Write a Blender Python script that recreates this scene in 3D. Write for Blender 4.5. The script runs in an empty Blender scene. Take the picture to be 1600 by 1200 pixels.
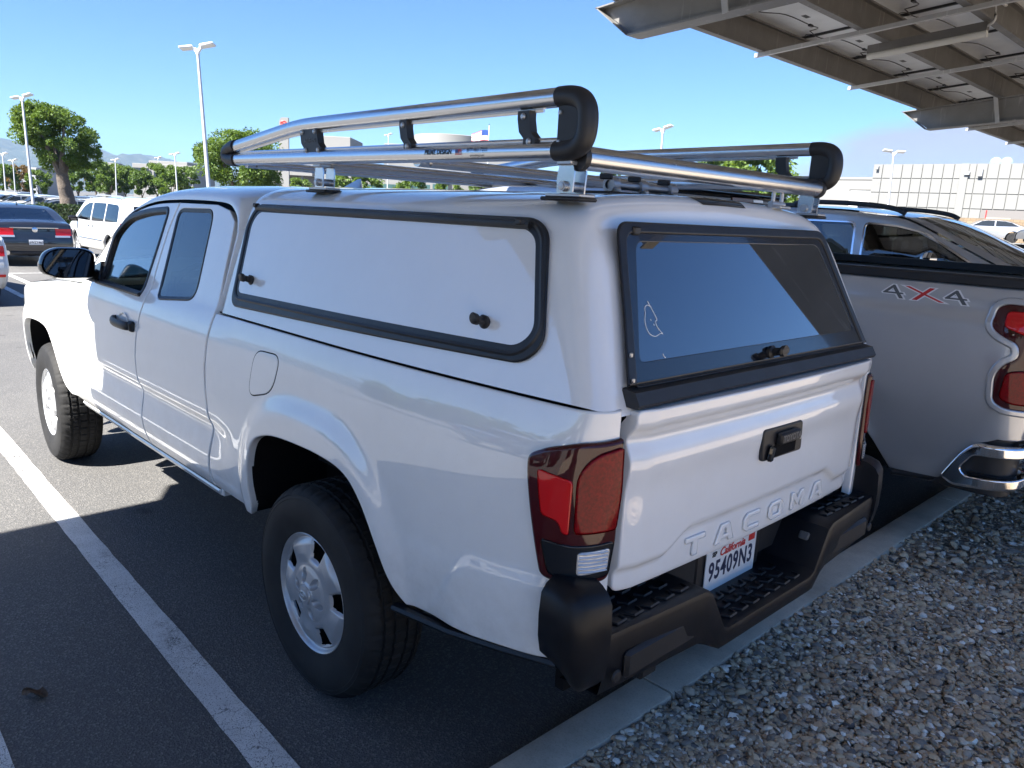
import bpy, bmesh, math, random
import numpy as np
from mathutils import Vector, Matrix
from mathutils.geometry import delaunay_2d_cdt

random.seed(7); RNG = np.random.default_rng(7)
scene = bpy.context.scene
COL = scene.collection
R = math.radians

# ---------------------------------------------------------------- camera
CAM = Vector((-2.2237, 2.1736, 1.6913))
YAW, PITCH, ROLL = R(-44.6426), R(12.3404), R(2.985)
_f = Vector((math.cos(YAW)*math.cos(PITCH), math.sin(YAW)*math.cos(PITCH), -math.sin(PITCH)))
_r = _f.cross(Vector((0, 0, 1))).normalized(); _u = _r.cross(_f)
_r, _u = _r*math.cos(ROLL)+_u*math.sin(ROLL), _u*math.cos(ROLL)-_r*math.sin(ROLL)
cd = bpy.data.cameras.new('camera'); cam = bpy.data.objects.new('camera', cd); COL.objects.link(cam)
m = Matrix((( _r.x, _u.x, -_f.x, CAM.x), (_r.y, _u.y, -_f.y, CAM.y), (_r.z, _u.z, -_f.z, CAM.z), (0, 0, 0, 1)))
cam.matrix_world = m; CAM_M = m.copy()
cd.sensor_width = 36; cd.lens = 1216.26/1600*36; cd.clip_start = .05; cd.clip_end = 30000
scene.camera = cam

# ---------------------------------------------------------------- sky, sun, exposure
SUN_EL, SUN_AZ = 50.0, 88.0          # azimuth measured from +x towards +y
world = bpy.data.worlds.new('World'); scene.world = world; world.use_nodes = True
nt = world.node_tree; nt.nodes.clear()
wo = nt.nodes.new('ShaderNodeOutputWorld'); bg = nt.nodes.new('ShaderNodeBackground')
sky = nt.nodes.new('ShaderNodeTexSky'); sky.sky_type = 'NISHITA'; sky.sun_disc = False
sky.sun_elevation = R(SUN_EL); sky.sun_rotation = R(90-SUN_AZ)
sky.altitude = 20; sky.air_density = 1.0; sky.dust_density = .2; sky.ozone_density = 3.0
bg.inputs['Strength'].default_value = 0.05
# a low bank of marine fog lying on the horizon to the right of the view
tc = nt.nodes.new('ShaderNodeTexCoord')
sep = nt.nodes.new('ShaderNodeSeparateXYZ'); nt.links.new(tc.outputs['Generated'], sep.inputs[0])
def mth(t, op, a, b=None, c=None, clamp=False):
    n = t.nodes.new('ShaderNodeMath'); n.operation = op; n.use_clamp = clamp
    for i, v in enumerate((a, b, c)):
        if v is None: continue
        if hasattr(v, 'type') and hasattr(v, 'is_output'): t.links.new(v, n.inputs[i])
        else: n.inputs[i].default_value = v
    return n.outputs[0]
az = mth(nt, 'ARCTAN2', sep.outputs['Y'], sep.outputs['X'])
nz = nt.nodes.new('ShaderNodeTexNoise'); nz.inputs['Scale'].default_value = 5.5; nz.inputs['Detail'].default_value = 8; nz.inputs['Roughness'].default_value = .62
mp = nt.nodes.new('ShaderNodeMapping'); mp.inputs['Scale'].default_value = (1, 1, 3.4)
nt.links.new(tc.outputs['Generated'], mp.inputs[0]); nt.links.new(mp.outputs[0], nz.inputs[0])
dz = mth(nt, 'ABSOLUTE', mth(nt, 'SUBTRACT', az, R(-108)))
top = mth(nt, 'MULTIPLY_ADD', mth(nt, 'SMOOTH_MIN', mth(nt, 'DIVIDE', mth(nt, 'SUBTRACT', R(51), dz), R(11)), 1.0, .3), .140, .0)
top = mth(nt, 'ADD', top, mth(nt, 'MULTIPLY', mth(nt, 'SUBTRACT', nz.outputs[0], .5), .10))
msk = mth(nt, 'DIVIDE', mth(nt, 'SUBTRACT', top, sep.outputs['Z']), .035, clamp=True)
msk = mth(nt, 'MULTIPLY', msk, .95)
cloudc = nt.nodes.new('ShaderNodeMixRGB'); cloudc.inputs[1].default_value = (2.2, 2.3, 2.9, 1); cloudc.inputs[2].default_value = (3.0, 3.0, 3.5, 1)
nt.links.new(nz.outputs[0], cloudc.inputs[0])
mixc = nt.nodes.new('ShaderNodeMixRGB'); nt.links.new(msk, mixc.inputs[0])
tint = nt.nodes.new('ShaderNodeMixRGB'); tint.blend_type = 'MULTIPLY'; tint.inputs[0].default_value = 1; tint.inputs[2].default_value = (.46, .665, .955, 1); nt.links.new(sky.outputs[0], tint.inputs[1])
nt.links.new(tint.outputs[0], mixc.inputs[1]); nt.links.new(cloudc.outputs[0], mixc.inputs[2])
nt.links.new(mixc.outputs[0], bg.inputs['Color']); nt.links.new(bg.outputs[0], wo.inputs['Surface'])

sl = bpy.data.lights.new('sun', 'SUN'); sl.energy = 5.0; sl.angle = R(.53); sl.color = (1, .955, .88)
sun = bpy.data.objects.new('sun', sl); COL.objects.link(sun)
sdir = Vector((math.cos(R(SUN_AZ))*math.cos(R(SUN_EL)), math.sin(R(SUN_AZ))*math.cos(R(SUN_EL)), math.sin(R(SUN_EL))))
sun.rotation_euler = sdir.to_track_quat('Z', 'Y').to_euler(); sun.location = sdir*60
scene.view_settings.view_transform = 'Standard'; scene.view_settings.look = 'None'
scene.view_settings.gamma = 1; scene.view_settings.use_curve_mapping = False
scene.view_settings.exposure = 2.1
scene.cycles.max_bounces = 8; scene.cycles.transparent_max_bounces = 16; scene.cycles.glossy_bounces = 5
scene.cycles.use_denoising = True; scene.cycles.use_adaptive_sampling = True
scene.cycles.sample_clamp_indirect = 6

# ---------------------------------------------------------------- helpers
def tag(o, label=None, cat=None, group=None, kind=None):
    if label: o['label'] = label
    if cat: o['category'] = cat
    if group: o['group'] = group
    if kind: o['kind'] = kind
    return o

def empty(name, loc=(0, 0, 0), rz=0, parent=None):
    o = bpy.data.objects.new(name, None); COL.objects.link(o); o.location = loc; o.rotation_euler = (0, 0, rz)
    o.empty_display_size = .2
    if parent: o.parent = parent
    return o

def ob(name, V, F, mat, parent=None, smooth=True, angle=38, normals=None, mats=None, fm=None):
    me = bpy.data.meshes.new(name)
    me.from_pydata([tuple(map(float, v)) for v in V], [], [tuple(int(i) for i in f) for f in F])
    if mats:
        for mm in mats: me.materials.append(mm)
        if fm is not None: me.polygons.foreach_set('material_index', fm)
    elif mat: me.materials.append(mat)
    me.update()
    if smooth:
        me.shade_smooth()
        if normals is not None: me.normals_split_custom_set_from_vertices([tuple(n) for n in normals])
        else: me.set_sharp_from_angle(angle=R(angle))
    o = bpy.data.objects.new(name, me); COL.objects.link(o)
    if parent: o.parent = parent
    return o

def inst(src, parent=None, loc=None, rot=None, scale=None, deep=True):
    o = src.copy(); COL.objects.link(o); o.parent = parent
    if loc is not None: o.location = loc
    if rot is not None: o.rotation_euler = rot
    if scale is not None: o.scale = scale
    if deep:
        for ch in src.children: inst(ch, o)
    return o

class MB:
    def __init__(s): s.V = []; s.F = []
    def add(s, V, F):
        n = len(s.V); s.V += [tuple(v) for v in V]; s.F += [tuple(i+n for i in f) for f in F]; return s
    def box(s, c, d, bev=0.0, mat=None):
        hx, hy, hz = (abs(k)/2 for k in d); b = min(bev, hx*.9, hy*.9, hz*.9)
        V = []; F = []
        if b <= 0:
            V = [(sx*hx, sy*hy, sz*hz) for sx in (-1, 1) for sy in (-1, 1) for sz in (-1, 1)]
            F = [(0, 1, 3, 2), (4, 6, 7, 5), (0, 4, 5, 1), (2, 3, 7, 6), (0, 2, 6, 4), (1, 5, 7, 3)]
        else:
            idx = {}
            for sx in (-1, 1):
                for sy in (-1, 1):
                    for sz in (-1, 1):
                        for a in range(3):
                            p = [sx*(hx-b), sy*(hy-b), sz*(hz-b)]; p[a] = (sx*hx, sy*hy, sz*hz)[a]
                            idx[(sx, sy, sz, a)] = len(V); V.append(tuple(p))
            g = lambda x, y, z, a: idx[(x, y, z, a)]
            for q in (-1, 1):
                F += [(g(q, -1, -1, 0), g(q, 1, -1, 0), g(q, 1, 1, 0), g(q, -1, 1, 0)), (g(-1, q, -1, 1), g(1, q, -1, 1), g(1, q, 1, 1), g(-1, q, 1, 1)), (g(-1, -1, q, 2), g(1, -1, q, 2), g(1, 1, q, 2), g(-1, 1, q, 2))]
                for w in (-1, 1):
                    F += [(g(q, w, -1, 0), g(q, w, 1, 0), g(q, w, 1, 1), g(q, w, -1, 1)), (g(q, -1, w, 0), g(q, 1, w, 0), g(q, 1, w, 2), g(q, -1, w, 2)), (g(-1, q, w, 1), g(1, q, w, 1), g(1, q, w, 2), g(-1, q, w, 2))]
                    for v in (-1, 1): F.append((g(q, w, v, 0), g(q, w, v, 1), g(q, w, v, 2)))
        if mat is not None: V = [tuple(mat @ Vector(v)) for v in V]
        V = [(v[0]+c[0], v[1]+c[1], v[2]+c[2]) for v in V]
        return s.add(V, F)
    def tube(s, path, r, n=12, closed=False, cap=True, ry=None, up=(0, 0, 1)):
        P = [Vector(p) for p in path]; k = len(P); V = []; F = []
        rs = r if hasattr(r, '__len__') else [r]*k
        for i, p in enumerate(P):
            if closed: t = (P[(i+1) % k]-P[i-1])
            else: t = P[min(i+1, k-1)]-P[max(i-1, 0)]
            t.normalize(); u = Vector(up)
            if abs(t.dot(u)) > .98: u = Vector((1, 0, 0))
            a = t.cross(u).normalized(); b = a.cross(t)
            for j in range(n):
                th = 2*math.pi*j/n; V.append(p+a*(math.cos(th)*rs[i])+b*(math.sin(th)*(ry if ry else rs[i])))
        m_ = k if closed else k-1
        for i in range(m_):
            for j in range(n):
                a0 = i*n+j; a1 = i*n+(j+1) % n; b0 = ((i+1) % k)*n+j; b1 = ((i+1) % k)*n+(j+1) % n
                F.append((a0, a1, b1, b0))
        if cap and not closed:
            F.append(tuple(range(n))[::-1]); F.append(tuple((k-1)*n+j for j in range(n)))
        return s.add(V, F)
    def lathe(s, prof, n=32, axis='y', c=(0, 0, 0), close=False):
        V = []; F = []; k = len(prof)
        for i in range(n):
            th = 2*math.pi*i/n; cs, sn = math.cos(th), math.sin(th)
            for (r, h) in prof:
                if axis == 'y': V.append((c[0]+r*cs, c[1]+h, c[2]+r*sn))
                elif axis == 'z': V.append((c[0]+r*cs, c[1]+r*sn, c[2]+h))
                else: V.append((c[0]+h, c[1]+r*cs, c[2]+r*sn))
        for i in range(n):
            for j in range(k if close else k-1):
                a = i*k+j; b = i*k+(j+1) % k; a2 = ((i+1) % n)*k+j; b2 = ((i+1) % n)*k+(j+1) % k
                F.append((a, b, b2, a2))
        return s.add(V, F)
    def prism(s, poly, z0, z1, fn=None):
        """closed 2-D polygon (a,b) extruded from z0 to z1; fn maps (a,b,h)->xyz"""
        fn = fn or (lambda a, b, h: (a, b, h)); n = len(poly)
        V = [fn(a, b, z0) for a, b in poly]+[fn(a, b, z1) for a, b in poly]
        F = [tuple(range(n))[::-1], tuple(range(n, 2*n))]+[(i, (i+1) % n, n+(i+1) % n, n+i) for i in range(n)]
        return s.add(V, F)
    def grid(s, fn, us, vs):
        V = [fn(u, v) for u in us for v in vs]; n = len(vs)
        F = [(i*n+j, i*n+j+1, (i+1)*n+j+1, (i+1)*n+j) for i in range(len(us)-1) for j in range(n-1)]
        return s.add(V, F)
    def build(s, name, mat, parent=None, smooth=True, angle=38):
        o = ob(name, s.V, s.F, mat, parent, smooth, angle)
        bm = bmesh.new(); bm.from_mesh(o.data); bmesh.ops.recalc_face_normals(bm, faces=bm.faces); bm.to_mesh(o.data); bm.free()
        return o

def cr(pts, n=6, closed=False):
    """Catmull-Rom through 2-D/3-D points"""
    P = [np.array(p, float) for p in pts]; out = []; k = len(P)
    rng = range(k if closed else k-1)
    for i in rng:
        if closed: a, b, c, d = P[i-1], P[i], P[(i+1) % k], P[(i+2) % k]
        else: a, b, c, d = P[max(i-1, 0)], P[i], P[i+1], P[min(i+2, k-1)]
        for j in range(n):
            t = j/n
            out.append(tuple(.5*((2*b)+(c-a)*t+(2*a-5*b+4*c-d)*t*t+(3*b-a-3*c+d)*t**3)))
    if not closed: out.append(tuple(P[-1]))
    return out

def rpoly(pts, r=.03, n=5):
    """polygon with rounded corners; r may be a list"""
    k = len(pts); out = []
    for i in range(k):
        p = np.array(pts[i], float); a = np.array(pts[i-1], float); b = np.array(pts[(i+1) % k], float)
        rr = r[i] if hasattr(r, '__len__') else r
        if rr <= 0: out.append(tuple(p)); continue
        d1 = (a-p); l1 = np.linalg.norm(d1); d2 = (b-p); l2 = np.linalg.norm(d2)
        t = min(rr, l1*.49, l2*.49); p1 = p+d1/l1*t; p2 = p+d2/l2*t
        for j in range(n+1):
            s = j/n; out.append(tuple((1-s)**2*p1+2*s*(1-s)*p+s*s*p2))
    return out

def dens(poly, step, closed=True):
    out = []; k = len(poly)
    for i in range(k if closed else k-1):
        a = np.array(poly[i], float); b = np.array(poly[(i+1) % k], float); L = np.linalg.norm(b-a)
        if L < 1e-7: continue
        n = max(1, int(math.ceil(L/step)))
        for j in range(n): out.append(tuple(a+(b-a)*j/n))
    if not closed: out.append(tuple(poly[-1]))
    return out

def area(p):
    p = np.array(p); return .5*float(np.sum(p[:, 0]*np.roll(p[:, 1], -1)-np.roll(p[:, 0], -1)*p[:, 1]))

def offset(poly, d):
    """move a closed polygon inwards by d (negative: outwards); mitred by averaged normals"""
    p = np.array(poly, float); s = 1 if area(p) > 0 else -1
    e = np.roll(p, -1, 0)-p; L = np.linalg.norm(e, axis=1, keepdims=True); L[L == 0] = 1; e /= L
    n = np.stack([-e[:, 1], e[:, 0]], 1)*s
    q = n+np.roll(n, 1, 0); l = np.linalg.norm(q, axis=1, keepdims=True); l[l < .4] = .4
    return p+q/l*d*np.minimum(2/l, 1.3)

def inside(pts, poly):
    pts = np.asarray(pts, float); x, y = pts[:, 0], pts[:, 1]; p = np.asarray(poly, float); r = np.zeros(len(pts), bool)
    j = len(p)-1
    for i in range(len(p)):
        xi, yi, xj, yj = p[i, 0], p[i, 1], p[j, 0], p[j, 1]
        c = ((yi > y) != (yj > y))
        with np.errstate(divide='ignore', invalid='ignore'):
            r ^= c & (x < (xj-xi)*(y-yi)/(yj-yi+1e-30)+xi)
        j = i
    return r

def fill(loops, step):
    """triangulate the region between loops[0] (outer) and the rest (holes) with a grid of inner points"""
    outer = np.array(loops[0]); lo = outer.min(0); hi = outer.max(0)
    gx = np.arange(lo[0]+step*.5, hi[0], step); gy = np.arange(lo[1]+step*.5, hi[1], step)
    G = np.array([(a, b) for a in gx for b in gy]) if len(gx) and len(gy) else np.zeros((0, 2))
    allb = np.concatenate([np.array(l) for l in loops])
    if len(G):
        k = inside(G, outer)
        for h in loops[1:]: k &= ~inside(G, h)
        G = G[k]
        if len(G):
            d = np.min(((G[:, None, :]-allb[None])**2).sum(2), 1) if len(G)*len(allb) < 6e6 else np.ones(len(G))
            G = G[d > (step*.45)**2]
    V = [Vector(v) for v in allb]+[Vector(v) for v in G]
    E = []; o = 0
    for l in loops:
        n = len(l); E += [(o+i, o+(i+1) % n) for i in range(n)]; o += n
    v, e, f, ov, oe, of = delaunay_2d_cdt(V, E, [], 0, 1e-7)
    v = np.array([(a.x, a.y) for a in v]); f = np.array([t for t in f if len(t) == 3])
    c = v[f].mean(1); k = inside(c, outer)
    for h in loops[1:]: k &= ~inside(c, h)
    f = f[k]
    # map boundary vertices to the output ids
    idm = {}
    for i, src in enumerate(ov):
        for s in src: idm[s] = i
    bl = []; o = 0
    for l in loops: bl.append([idm[o+i] for i in range(len(l))]); o += len(l)
    return v, f, bl

def mapn(fmap, uv, h=7e-3, sgn=-1):
    uv = np.asarray(uv, float)
    du = fmap(uv[:, 0]+h, uv[:, 1])-fmap(uv[:, 0]-h, uv[:, 1]); dv = fmap(uv[:, 0], uv[:, 1]+h)-fmap(uv[:, 0], uv[:, 1]-h)
    n = np.cross(du, dv)*sgn; l = np.linalg.norm(n, axis=1, keepdims=True); l[l == 0] = 1
    return n/l

def panel(name, poly, fmap, mat, parent, holes=(), step=.05, bstep=None, rnd=.005, nr=2, flange=.018, off=0.0, sgn=-1, mirror=False, thick=False, mats=None, hrnd=None):
    """sheet over a (u,v) polygon laid on the surface fmap, with rounded, turned-in edges"""
    bstep = bstep or step*.6
    loops = []; rings = []
    for k, p in enumerate([poly]+list(holes)):
        p = dens(p, bstep)
        if (area(p) > 0) != (k == 0): p = p[::-1]
        p = np.array(p); loops.append(offset(p, rnd if k == 0 else -(hrnd or rnd))); rings.append(p)
    v, f, bl = fill(loops, step)
    P = fmap(v[:, 0], v[:, 1]); N = mapn(fmap, v, sgn=sgn); P = P+N*off
    V = [P]; NN = [N]; F = [tuple(t) for t in f]; cnt = len(P)
    # face orientation
    if len(f):
        g = np.cross(P[f[:, 1]]-P[f[:, 0]], P[f[:, 2]]-P[f[:, 0]])
        if (g*N[f[:, 0]]).sum() < 0: F = [t[::-1] for t in F]
    for k, ids in enumerate(bl):
        pr = rings[k]; pin = loops[k]; prev = list(ids)
        base = fmap(pr[:, 0], pr[:, 1]); nb = mapn(fmap, pr, sgn=sgn); inn = fmap(pin[:, 0], pin[:, 1])
        out = base-inn; out /= np.maximum(np.linalg.norm(out, axis=1, keepdims=True), 1e-9)
        steps = [(math.sin(a), 1-math.cos(a)) for a in np.linspace(0, math.pi/2, nr+1)[1:]]+[(1, None)]
        rn_ = rnd if k == 0 else (hrnd or rnd); fl_ = flange if k == 0 or flange is not None else rn_+.015
        for (s, c) in steps:
            if c is None and fl_ is None: continue
            if c is None: q = base-nb*(fl_-off); nn = out
            else:
                q = inn+(base-inn)*s+nb*(off-rn_*c); nn = nb*(1-c)+out*s; nn /= np.linalg.norm(nn, axis=1, keepdims=True)
            V.append(q); NN.append(nn); cur = list(range(cnt, cnt+len(q))); cnt += len(q); n = len(q)
            VV = np.concatenate(V); NV = np.concatenate(NN); ia = np.array(prev); ib = np.array(cur); ic = np.roll(ib, -1); id_ = np.roll(ia, -1)
            gg = np.cross(VV[ic]-VV[ia], VV[id_]-VV[ib]); fwd = (gg*(NV[ia]+NV[ib])).sum() > 0
            for i in range(n):
                q4 = (prev[i], cur[i], cur[(i+1) % n], prev[(i+1) % n]); F.append(q4 if fwd else q4[::-1])
            prev = cur
        if thick and k == 0: F.append(tuple(prev))
    V = np.concatenate(V); NN = np.concatenate(NN)
    if mirror: V = V*np.array([1, -1, 1]); NN = NN*np.array([1, -1, 1]); F = [t[::-1] for t in F]
    return ob(name, V, F, mat, parent, True, normals=NN)

def frame(name, poly, fmap, prof, mat, parent, sgn=-1, mirror=False, step=.04, closed=True, angle=50):
    """sweep a profile [(offset outwards, height)] round a closed (u,v) loop on a surface"""
    p = np.array(dens(poly, step))
    if area(p) < 0: p = p[::-1]
    V = []; k = len(prof); n = len(p)
    for (d, h) in prof:
        q = offset(p, -d); V.append(fmap(q[:, 0], q[:, 1])+mapn(fmap, p, sgn=sgn)*h)
    V = np.concatenate(V)
    F = [(j*n+i, j*n+(i+1) % n, (j+1)*n+(i+1) % n, (j+1)*n+i) for j in range(k-1) for i in range(n)]
    if mirror: V = V*np.array([1, -1, 1])
    o = MB().add(V, F).build(name, mat, parent, True, angle)
    return o

def sm(a, b, x):
    t = np.clip((np.asarray(x, float)-a)/(b-a), 0, 1); return t*t*(3-2*t)

def text_mesh(s, size=1, extrude=0.0, bevel=0.0, sx=1.0, shear=0.0, bold=0.0, space=1.0):
    cu = bpy.data.curves.new('lettering', 'FONT'); cu.body = s; cu.size = size; cu.extrude = extrude; cu.bevel_depth = bevel
    cu.align_x = 'CENTER'; cu.align_y = 'CENTER'; cu.shear = shear; cu.offset = bold; cu.space_character = space; cu.resolution_u = 3
    o = bpy.data.objects.new('lettering', cu); COL.objects.link(o)
    bpy.context.view_layer.update(); dg = bpy.context.evaluated_depsgraph_get()
    me = bpy.data.meshes.new_from_object(o.evaluated_get(dg))
    V = np.array([v.co[:] for v in me.vertices]); F = [tuple(p.vertices) for p in me.polygons]
    bpy.data.objects.remove(o); bpy.data.curves.remove(cu); bpy.data.meshes.remove(me)
    V[:, 0] *= sx
    return V, F

def letters(name, P, F, m_, parent): return ob(name, P, F, m_, parent, True, 25)

def gz(x, y=0.0):
    """the lot falls gently away in front of the trucks"""
    return -.0128*float(np.clip(x-6, 0, 56))*float(sm(-46, -30, y))

# ---------------------------------------------------------------- materials
def mat(name):
    m_ = bpy.data.materials.new(name); m_.use_nodes = True; t = m_.node_tree
    return m_, t, t.nodes['Principled BSDF']

def texco(t, obj=True):
    c = t.nodes.new('ShaderNodeTexCoord'); return c.outputs['Object' if obj else 'Generated']

def noise(t, vec, scale, detail=4, rough=.55, dist=0):
    n = t.nodes.new('ShaderNodeTexNoise'); n.inputs['Scale'].default_value = scale; n.inputs['Detail'].default_value = detail
    n.inputs['Roughness'].default_value = rough; n.inputs['Distortion'].default_value = dist
    if vec is not None: t.links.new(vec, n.inputs['Vector'])
    return n.outputs[0]

def ramp(t, fac, stops):
    n = t.nodes.new('ShaderNodeValToRGB'); t.links.new(fac, n.inputs[0]); e = n.color_ramp.elements
    while len(e) < len(stops): e.new(.5)
    for i, (p, c) in enumerate(stops):
        e[i].position = p; e[i].color = (*c, 1) if len(c) == 3 else c
    return n.outputs[0]

def mixrgb(t, f, a, b, typ='MIX'):
    n = t.nodes.new('ShaderNodeMixRGB'); n.blend_type = typ
    for i, v in enumerate((f, a, b)):
        if hasattr(v, 'is_output'): t.links.new(v, n.inputs[i])
        elif i == 0: n.inputs[0].default_value = v
        else: n.inputs[i].default_value = (*v, 1)
    return n.outputs[0]

def bump(t, p, h, strength=.3, dist=.01):
    b = t.nodes.new('ShaderNodeBump'); b.inputs['Strength'].default_value = strength; b.inputs['Distance'].default_value = dist
    t.links.new(h, b.inputs['Height']); t.links.new(b.outputs[0], p.inputs['Normal']); return b

def simple(name, col, rough=.5, metal=0.0, coat=0.0, spec=.5, bmp=None, var=0.0, vscale=6, coat_rough=.03, rvar=0.0):
    m_, t, p = mat(name)
    p.inputs['Base Color'].default_value = (*col, 1); p.inputs['Roughness'].default_value = rough; p.inputs['Metallic'].default_value = metal
    p.inputs['Coat Weight'].default_value = coat; p.inputs['Coat Roughness'].default_value = coat_rough; p.inputs['Specular IOR Level'].default_value = spec
    co = texco(t)
    if var:
        n = noise(t, co, vscale, 6, .6)
        c = ramp(t, n, [(.3, tuple(c_*(1-var) for c_ in col)), (.7, tuple(min(1, c_*(1+var)) for c_ in col))]); t.links.new(c, p.inputs['Base Color'])
    if rvar:
        n = noise(t, co, vscale*1.7, 5, .6); t.links.new(mth(t, 'MULTIPLY_ADD', n, rvar*2, rough-rvar), p.inputs['Roughness'])
    if bmp: bump(t, p, noise(t, co, bmp[0], 3, .6), bmp[1], bmp[2] if len(bmp) > 2 else .004)
    return m_

def glass(name, tint, refl=1.0, base=.04):
    """thin pane: tinted see-through plus a mirror share that grows towards grazing angles"""
    m_ = bpy.data.materials.new(name); m_.use_nodes = True; t = m_.node_tree; t.nodes.clear()
    o = t.nodes.new('ShaderNodeOutputMaterial'); mx = t.nodes.new('ShaderNodeMixShader'); tr = t.nodes.new('ShaderNodeBsdfTransparent'); gl = t.nodes.new('ShaderNodeBsdfGlossy')
    tr.inputs[0].default_value = (*tint, 1); gl.inputs['Roughness'].default_value = .012; gl.inputs[0].default_value = (.95, .97, 1, 1)
    fr = t.nodes.new('ShaderNodeFresnel'); fr.inputs[0].default_value = 1.6
    t.links.new(mth(t, 'MULTIPLY_ADD', fr.outputs[0], refl, base, clamp=True), mx.inputs[0])
    t.links.new(tr.outputs[0], mx.inputs[1]); t.links.new(gl.outputs[0], mx.inputs[2]); t.links.new(mx.outputs[0], o.inputs[0])
    return m_

def paint(name, col, metal=0.0, rough=.32, dirt=.0, grime=0.0):
    m_, t, p = mat(name); co = texco(t)
    p.inputs['Metallic'].default_value = metal; p.inputs['Coat Weight'].default_value = 1.0; p.inputs['Coat Roughness'].default_value = .02; p.inputs['Coat IOR'].default_value = 1.8; p.inputs['Specular IOR Level'].default_value = .25
    p.inputs['Roughness'].default_value = rough
    n = noise(t, co, 3.0, 7, .65)
    c = ramp(t, n, [(.25, tuple(c_*(1-dirt) for c_ in col)), (.6, col)])
    # fine dust and small scuffs
    n2 = noise(t, co, 42, 6, .75); sc = ramp(t, n2, [(.70, (0, 0, 0)), (.80, (1, 1, 1))])
    n3 = noise(t, co, 1.6, 3, .5); sc = mth(t, 'MULTIPLY', sc, ramp(t, n3, [(.52, (0, 0, 0)), (.68, (1, 1, 1))]))
    c = mixrgb(t, mth(t, 'MULTIPLY', sc, dirt*2.2), c, tuple(c_*.45 for c_ in col))
    if grime:                                # road film thrown up from the wheels
        sz = t.nodes.new('ShaderNodeSeparateXYZ'); t.links.new(co, sz.inputs[0]); lowm = ramp(t, sz.outputs['Z'], [(.50, (1, 1, 1)), (.86, (0, 0, 0))])
        gm = mth(t, 'MULTIPLY', lowm, ramp(t, noise(t, co, 7, 8, .72), [(.38, (0, 0, 0)), (.72, (1, 1, 1))])); c = mixrgb(t, mth(t, 'MULTIPLY', gm, grime), c, (.33, .30, .26))
        st = noise(t, co, 260, 2, .5); c = mixrgb(t, mth(t, 'MULTIPLY', ramp(t, st, [(.72, (0, 0, 0)), (.78, (1, 1, 1))]), grime*.8), c, (.40, .38, .34))
    t.links.new(c, p.inputs['Base Color'])
    t.links.new(ramp(t, noise(t, co, 9, 6, .7), [(.40, (.004,)*3), (.85, (.004+dirt*.30,)*3)]), p.inputs['Coat Roughness'])
    return m_

M = {}
M['white_paint'] = paint('white_paint', (.87, .865, .85), dirt=.07, grime=.42)
M['fibreglass'] = paint('white_fibreglass', (.85, .855, .855), dirt=.05)
M['silver_paint'] = paint('silver_paint', (.52, .53, .545), metal=.55, rough=.38, dirt=.05)
M['black_paint'] = paint('black_paint', (.012, .013, .017), dirt=.05)
M['car_white'] = paint('car_white', (.60, .60, .59), dirt=.04)
M['car_silver'] = paint('car_silver', (.42, .43, .45), metal=.6, rough=.35, dirt=.04)
M['car_grey'] = paint('car_grey', (.12, .125, .135), metal=.3, rough=.35, dirt=.04)
M['car_blue'] = paint('car_blue', (.05, .09, .17), metal=.2, rough=.35, dirt=.04)
M['car_red'] = paint('car_red', (.33, .03, .03), dirt=.04)
M['black_plastic'] = simple('black_plastic', (.018, .018, .02), .46, bmp=(520, .35, .0012), var=.15, rvar=.08)
M['bumper_plastic'] = simple('bumper_plastic', (.009, .0095, .012), .36, spec=.28, bmp=(700, .22, .0008), var=.25, vscale=9, rvar=.1)
M['gloss_black'] = simple('gloss_black', (.012, .012, .014), .14, coat=.5)
M['seal'] = simple('rubber_seal', (.014, .014, .016), .42, var=.3, vscale=20, rvar=.1)
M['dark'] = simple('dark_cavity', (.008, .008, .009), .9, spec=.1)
M['under'] = simple('underbody', (.014, .013, .013), .8, var=.4)
M['alu'] = simple('brushed_aluminium', (.66, .67, .69), .24, 1.0, rvar=.08, vscale=16)
M['alu_dull'] = simple('cast_aluminium', (.50, .51, .53), .42, .9, bmp=(160, .15, .001))
M['chrome'] = simple('chrome', (.80, .80, .82), .07, 1.0)
M['steel_silver'] = simple('wheel_silver', (.47, .475, .485), .38, .5, coat=.25, var=.12, vscale=14, rvar=.08)
M['interior'] = simple('grey_upholstery', (.09, .09, .095), .85, bmp=(300, .2, .001))
M['dash'] = simple('dashboard', (.03, .03, .032), .7)
M['glass_clear'] = glass('tinted_window', (.46, .62, .58), 1.7, .05)
M['glass_dark'] = glass('privacy_glass', (.045, .05, .055), 1.1, .035)
M['glass_rear'] = glass('shell_rear_glass', (.016, .018, .024), 1.9, .08)
M['glass_car'] = glass('car_glass', (.30, .36, .36), 1.2, .04)
M['mirror'] = simple('mirror_glass', (.06, .064, .07), .02, 1.0)
def lens(name, col, rough=.12):
    m_ = simple(name, col, .30, coat=1.0, coat_rough=.02, spec=.08); return m_
M['lens_dark'] = lens('smoked_red_lens', (.050, .0025, .005)); M['lens_red'] = lens('red_lens', (.58, .007, .010)); M['lens_rear'] = simple('deep_red_lens', (.20, .0025, .005), .35, coat=.45, coat_rough=.015, spec=.04, var=.45, vscale=130)
M['lens_clear'] = simple('clear_lens', (.62, .63, .64), .12, .55, coat=1.0, bmp=(120, .5, .003)); M['lens_black'] = lens('smoked_lens', (.008, .01, .014))
M['lens_amber'] = lens('amber_lens', (.5, .14, .02))
M['letters_dark'] = simple('plate_blue', (.012, .025, .07), .4); M['plate_white'] = simple('plate_white', (.72, .74, .74), .35, var=.06)
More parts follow.
